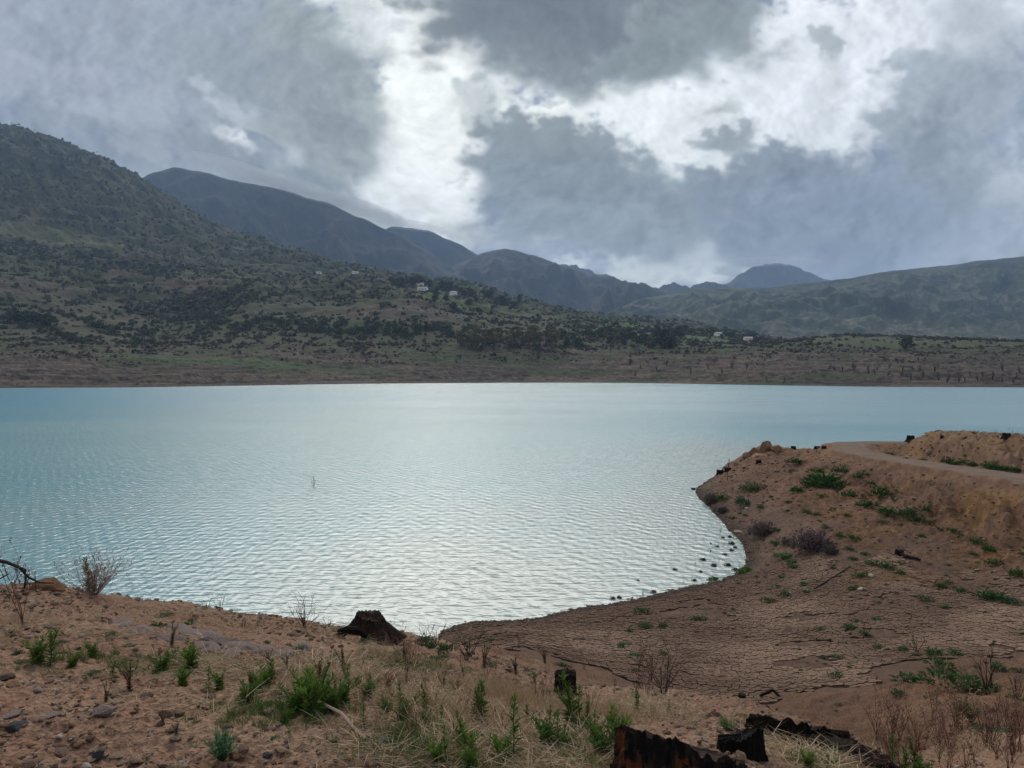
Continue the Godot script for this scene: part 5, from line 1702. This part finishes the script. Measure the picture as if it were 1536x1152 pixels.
	for c in [[185, 942, 40, 4], [215, 950, 44, 6], [250, 961, 50, 5], [300, 955, 60, 6], [330, 966, 70, 7], [360, 975, 70, 7], [395, 982, 56, 7], [425, 986, 40, 6], [270, 945, 40, 4], [345, 985, 50, 4], [310, 975, 40, 4], [455, 972, 30, 4], [180, 937, 26, 3]]:
		var q := hit(c[0], c[1])
		var s := part("slab", V.stone[int(c[0]) % 8], M.slab, oc)
		s.position = q - p + Vector3(0, 0.02, 0)
		s.rotation = Vector3(0.08, -0.35 + rng.randf_range(-0.2, 0.2), -0.12)
		s.scale = Vector3(c[2] * 0.62 * px_m(q), c[3] * 1.7 * px_m(q), 0.12)
	# stones one can point at
	for c in [[573, 1117, 15, 15, "blue", "blue grey stone in the grass at the end of a pale stick"], [148, 1135, 17, 13, "coal", "dark slate grey angular stone among the gravel"], [203, 1143, 15, 10, "tan", "tan blocky stone beside the dark slate grey one"], [120, 1117, 13, 8, "ochre", "ochre wedge of stone behind the dark slate grey one"], [88, 1107, 10, 7, "pale", "whitish rounded stone among the gravel"], [160, 1072, 27, 17, "slab", "big layered pinkish grey rock with a hollow beneath"], [240, 1088, 9, 9, "brown", "small upright brown stone casting a notch beside the layered rock"], [228, 1076, 11, 7, "tan", "tan flat stone with a pale pebble on it"], [400, 1136, 13, 8, "coal", "dark slate chip on the bare soil beyond the feathery plant"], [130, 1152, 11, 8, "pale", "white stone at the lowest edge of the gravel"], [420, 1126, 11, 8, "tan", "brown tan stone beside the dark slate chip"], [272, 1146, 11, 7, "pale", "pale pinkish stone on the gravel near the feathery plant"], [10, 1020, 16, 11, "brown", "dark brown blocky stone at the end of the soil step"], [22, 1028, 14, 9, "ochre", "reddish stone under the dark brown blocky one"], [24, 1090, 24, 10, "coal", "dark flat slate heap in the gravel"], [965, 1076, 8, 6, "pale", "small white stone on top of the rusty stump's back edge"], [1044, 1082, 12, 8, "tan", "pale tan rounded stone between rusty stump and sandy lip"], [1112, 1138, 14, 12, "tan", "tan rounded stone leaning on the rusty stump's flank"], [185, 1042, 12, 8, "brown", "brown stone under the brownish twiggy weed"], [218, 1046, 15, 9, "brown", "brown split stone beside the brownish twiggy weed"], [400, 1070, 13, 9, "tan", "tan stone in front of the bushy green clumps"], [45, 1148, 22, 9, "brown", "long brown stone lying in the gravel"], [90, 1130, 20, 11, "brown", "brown block half sunk in the gravel"], [503, 1108, 14, 9, "tan", "tan stone by the pale stick"]]:
		p = hit(c[0], c[1])
		o = thing([["stone", V.stone[(int(c[0]) / 3) % 8], M[c[4]]]], "stone", c[5], "stone", "", p, 1.0, rng.randf() * TAU)
		o.scale = Vector3(c[2] * 0.95, c[3] * 1.1, c[2] * 0.8) * px_m(p)
		o.position.y += 0.25 * o.scale.y
	var kinds := ["tan", "brown", "brown", "ochre", "tan", "slab", "brown"]
	var words := {"tan": "tan loose stone", "brown": "brown loose stone", "ochre": "ochre loose stone", "slab": "pinkish grey loose stone"}
	for k in 300:
		var x := rng.randf_range(-10, 420) if k < 170 else rng.randf_range(400, 1250)
		var y := 1152.0 - pow(rng.randf(), 1.5) * (160.0 if k < 170 else 90.0)
		p = hit(x, y)
		var kd: String = kinds[k % 7]
		var sz := (2.4 + 9.0 * pow(rng.randf(), 2.5)) * px_m(p) * 1.5
		o = thing([["stone", V.stone[k % 8], M[kd]]], "loose_stone", ("larger " if sz > 7.5 * px_m(p) else "small ") + words[kd] + " " + mark(BANK_MARKS, x, y), "stone", kd + " stones on the bank", p, 1.0, rng.randf() * TAU)
		o.scale = Vector3(sz, sz * 0.7, sz * 0.85)
	# pale stick in the grass
	var a := hit(478, 1068)
	var b := hit(548, 1112)
	var mb3 := MB.new()
	tube(mb3, [Vector3.ZERO + Vector3(0, 0.05, 0), (b - a) * 0.5 + Vector3(0, 0.06, 0), (b - a) * 0.75 + Vector3(0, 0.03, 0), b - a + Vector3(0, 0.01, 0)], 0.007, 0.009, 5, Color(0.33, 0.24, 0.18))
	thing([["stick", mb3.done(), M.twig]], "dry_stick", "pale bent stick pointing at the blue grey stone", "stick", "", a)

# ------------------------------------------------------------------ gravel and grass
func build_small_stuff() -> void:
	var where := [[], [], []]
	var cols := [PackedColorArray(), PackedColorArray(), PackedColorArray()]
	var tones := [Color(0.27, 0.16, 0.105), Color(0.2, 0.12, 0.085), Color(0.36, 0.26, 0.18), Color(0.15, 0.095, 0.07), Color(0.3, 0.2, 0.15), Color(0.46, 0.39, 0.32)]
	for k in 40000:
		var u := rng.randf_range(-0.72, 0.62)
		var d := 2.5 * exp(rng.randf() * 1.6)
		if u > 0.1 and rng.randf() < 0.55:
			continue
		var x := u * d
		if rng.randf() > 0.55 + 1.5 * n_mid.get_noise_2d(x * 0.7 + 3.0, d * 0.7):
			continue
		var h := near_h(x, d)
		var px := d / F
		var s := (0.9 + 5.0 * pow(rng.randf(), 3.5)) * px * 1.1
		var i := k % 3
		where[i].append(Transform3D(Basis.from_euler(Vector3(rng.randf() * 0.6, rng.randf() * TAU, rng.randf() * 0.6)).scaled(Vector3(s, s * 0.75, s)), Vector3(x, h + s * 0.15, -d)))
		cols[i].push_back(tones[rng.randi() % (6 if rng.randf() < 0.4 else 5)] * rng.randf_range(0.7, 1.35))
	for i in 3:
		stuff("gravel", ["fine brown gravel strewn over the bank", "angular small gravel chips over the bank", "mixed crumbs of soil and gravel on the bank"][i], "gravel", V.pebble[i], M.stone, where[i], cols[i])
	# clods and crumbs on the spit
	var cl := []
	var cc := PackedColorArray()
	for k in 11000:
		var px := rng.randf_range(1040, 1560)
		var d := 24.0 * exp(rng.randf() * 1.05)
		var x := (px - 768.0) / F * d
		var h := near_h(x, d)
		if h < 0.08 or road_at(x, d).x < 1.9:
			continue
		var s := (0.5 + 2.4 * pow(rng.randf(), 4.0)) * d / F * 1.2
		cl.append(Transform3D(Basis.from_euler(Vector3(rng.randf(), rng.randf() * TAU, 0)).scaled(Vector3(s, s * 0.7, s)), Vector3(x, h, -d)))
		cc.push_back(tones[rng.randi() % 5] * rng.randf_range(0.6, 1.15))
	stuff("soil_clods", "dark soil clods strewn over the slope of the spit", "clods", V.pebble[1], M.stone, cl, cc)
	var line := [[640, 953], [660, 950], [760, 932], [860, 914], [1000, 886], [1080, 868], [1122, 845], [1112, 815], [1085, 785], [1055, 755], [1042, 735], [1075, 712], [1105, 692]]
	var dw := []
	var dc := PackedColorArray()
	for k in 5200:
		var i := rng.randi() % (line.size() - 1)
		var t := rng.randf()
		var r := ray(lerpf(line[i][0], line[i + 1][0], t), lerpf(line[i][1], line[i + 1][1], t))
		var d := -EYE / r.y
		var x := r.x * d + rng.randfn(0.0, 0.35)
		d += rng.randfn(0.0, 0.35)
		var h := near_h(x, d)
		if h < -0.05 or h > 0.3:
			continue
		var s := rng.randf_range(0.012, 0.05) * (1.0 if rng.randf() < 0.9 else 2.2)
		dw.append(Transform3D(Basis.from_euler(Vector3(rng.randf(), rng.randf() * TAU, 0)).scaled(Vector3(s, s * 0.6, s)), Vector3(x, h + 0.005, -d)))
		dc.push_back(tones[rng.randi() % 5] * rng.randf_range(0.3, 0.9))
	stuff("shore_debris", "dark crumbs and pebbles washed up along the waterline", "debris", V.pebble[2], M.stone, dw, dc)
	# grass: [px, py, wide px, deep m, count, kind]
	var dry := MB.new()
	for k in 22:
		var a := rng.randf() * TAU
		blade(dry, Vector3(rng.randfn(0, 0.16), 0, rng.randfn(0, 0.16)), Vector3(cos(a) * rng.randf_range(0.1, 1.1), 1.0, sin(a) * rng.randf_range(0.1, 1.1)), rng.randf_range(0.5, 1.0), 0.014, Color(1, 1, 1) * rng.randf_range(0.7, 1.2))
	var lying := MB.new()
	for k in 26:
		var a := rng.randf() * TAU
		blade(lying, Vector3(rng.randfn(0, 0.3), rng.randf_range(0, 0.12), rng.randfn(0, 0.3)), Vector3(cos(a), rng.randf_range(-0.05, 0.35), sin(a)), rng.randf_range(0.4, 1.0), 0.014, Color(1, 1, 1) * rng.randf_range(0.7, 1.2))
	var green := MB.new()
	for k in 26:
		var a := rng.randf() * TAU
		blade(green, Vector3(rng.randfn(0, 0.2), 0, rng.randfn(0, 0.2)), Vector3(cos(a) * rng.randf_range(0.1, 0.9), 0.8, sin(a) * rng.randf_range(0.1, 0.9)), rng.randf_range(0.4, 1.0), 0.026, Color(1, 1, 1) * rng.randf_range(0.7, 1.2))
	var spots := [[740, 1035, 90, 1.8, 300, 0], [780, 1050, 60, 1.0, 160, 0], [700, 1075, 110, 0.8, 240, 0], [800, 1110, 120, 0.5, 260, 1], [700, 1140, 160, 0.35, 260, 1], [900, 1070, 90, 0.9, 200, 0], [980, 1062, 60, 0.8, 120, 1], [560, 1010, 110, 1.4, 220, 1], [600, 990, 90, 1.5, 160, 0], [520, 1030, 90, 0.8, 160, 0], [430, 1010, 120, 0.9, 140, 1], [640, 1060, 100, 0.7, 200, 1], [860, 1140, 90, 0.3, 160, 1], [1200, 1140, 70, 0.3, 160, 1], [1180, 1110, 50, 0.4, 80, 0], [1330, 1100, 60, 1.0, 110, 0], [1280, 1140, 60, 0.4, 90, 1], [1430, 1130, 90, 0.8, 120, 1], [150, 950, 120, 1.0, 90, 1], [330, 1000, 120, 0.6, 110, 1], [40, 930, 60, 1.0, 70, 0], [600, 1000, 70, 1.2, 200, 2], [650, 1000, 50, 1.0, 120, 2], [250, 1000, 90, 0.5, 90, 2], [420, 1060, 90, 0.4, 130, 2], [610, 1110, 70, 0.3, 120, 2], [720, 1140, 90, 0.3, 130, 2], [880, 1125, 60, 0.3, 100, 2], [1220, 1150, 40, 0.15, 60, 2], [130, 985, 70, 0.5, 60, 2], [820, 1005, 80, 2.0, 120, 1], [500, 950, 90, 1.0, 90, 1], [300, 930, 120, 0.8, 70, 1]]
	var gw := [[], [], []]
	var gc := [PackedColorArray(), PackedColorArray(), PackedColorArray()]
	for s in spots:
		var c := hit(s[0], s[1])
		for k in int(s[4] * 1.0):
			var x: float = c.x + rng.randfn(0, 0.55) * s[2] * px_m(c)
			var d: float = -c.z + rng.randfn(0, 0.5) * s[3]
			if d < 2.4:
				continue
			var size: float = rng.randf_range(0.5, 1.15) * [0.15, 0.19, 0.09][s[5]]
			gw[s[5]].append(Transform3D(Basis.from_euler(Vector3(rng.randf_range(-0.25, 0.25), rng.randf() * TAU, rng.randf_range(-0.25, 0.25))).scaled(Vector3.ONE * size), Vector3(x, near_h(x, d) - 0.005, -d)))
			gc[s[5]].push_back((Color(0.05, 0.10, 0.025).lerp(Color(0.11, 0.18, 0.045), rng.randf())) if s[5] == 2 else Color(0.36, 0.25, 0.15).lerp(Color(0.62, 0.49, 0.32), rng.randf()) * rng.randf_range(0.6, 1.1))
	stuff("dry_grass", "upright straw coloured dry grass on the bank", "grass", dry.done(), M.straw, gw[0], gc[0])
	stuff("matted_grass", "fallen matted straw on the soil of the bank", "grass", lying.done(), M.straw, gw[1], gc[1])
	stuff("green_grass", "short fresh green grass sprouting on the bank", "grass", green.done(), M.leaf, gw[2], gc[2])
	# dry orange grass on the spit
	var ow := []
	var oc := PackedColorArray()
	for k in 12000:
		var px := rng.randf_range(1120, 1580)
		var d := 27.0 * exp(rng.randf() * 0.85)
		var x := (px - 768.0) / F * d
		var h := near_h(x, d)
		var g := n_big.get_noise_2d(x * 3.0 + 70.0, d * 3.0)
		if x > 18.0 and d < 46.0 and sin((x * 0.85 - d * 0.28 + 0.5 * n_mid.get_noise_2d(x, d)) * 4.6) > 0.35:
			g += 0.3
		if h < 1.3 or road_at(x, d).x < 2.3 or rng.randf() > 0.3 + 2.4 * g + (0.5 if h > 4.2 else 0.0):
			continue
		ow.append(Transform3D(Basis(Vector3.UP, rng.randf() * TAU).scaled(Vector3.ONE * rng.randf_range(0.14, 0.34)), Vector3(x, h - 0.01, -d)))
		oc.push_back(Color(0.30, 0.155, 0.06).lerp(Color(0.40, 0.26, 0.13), rng.randf()))
	stuff("dry_grass", "orange brown dry grass mats on the spit", "grass", lying.done(), M.straw, ow, oc)

# ------------------------------------------------------------------ cloud lying on the crests
func build_cloud_caps() -> void:
	for c in [[385, 262, 3750.0, 330, 34, "low cloud lying along the tall rounded mountain's crest"], [455, 284, 3760.0, 300, 40, "low cloud on the falling ridge of the tall mountain"], [540, 312, 3900.0, 260, 44, "low cloud over the saddle beside the hazy shoulder"], [612, 338, 4950.0, 260, 34, "low cloud hiding the top of the hazy shoulder"], [1160, 393, 6750.0, 420, 46, "low cloud capping the broad distant peak"]]:
		var r := ray(c[0], c[1])
		var f := FogVolume.new()
		f.name = numbered("cloud")
		f.shape = RenderingServer.FOG_VOLUME_SHAPE_ELLIPSOID
		f.size = Vector3(c[3] * 2.0, c[4] * 2.0, 260.0)
		var m := FogMaterial.new()
		m.density = 0.0032
		m.albedo = Color(0.97, 0.98, 1.0)
		f.material = m
		f.position = Vector3(r.x * c[2], EYE + r.y * c[2], -c[2])
		f.rotation.z = -0.32 if c[0] < 600 else (-0.15 if c[0] < 700 else 0.0)
		f.set_meta("kind", "stuff")
		tag(f, c[5], "cloud")
		add_child(f)
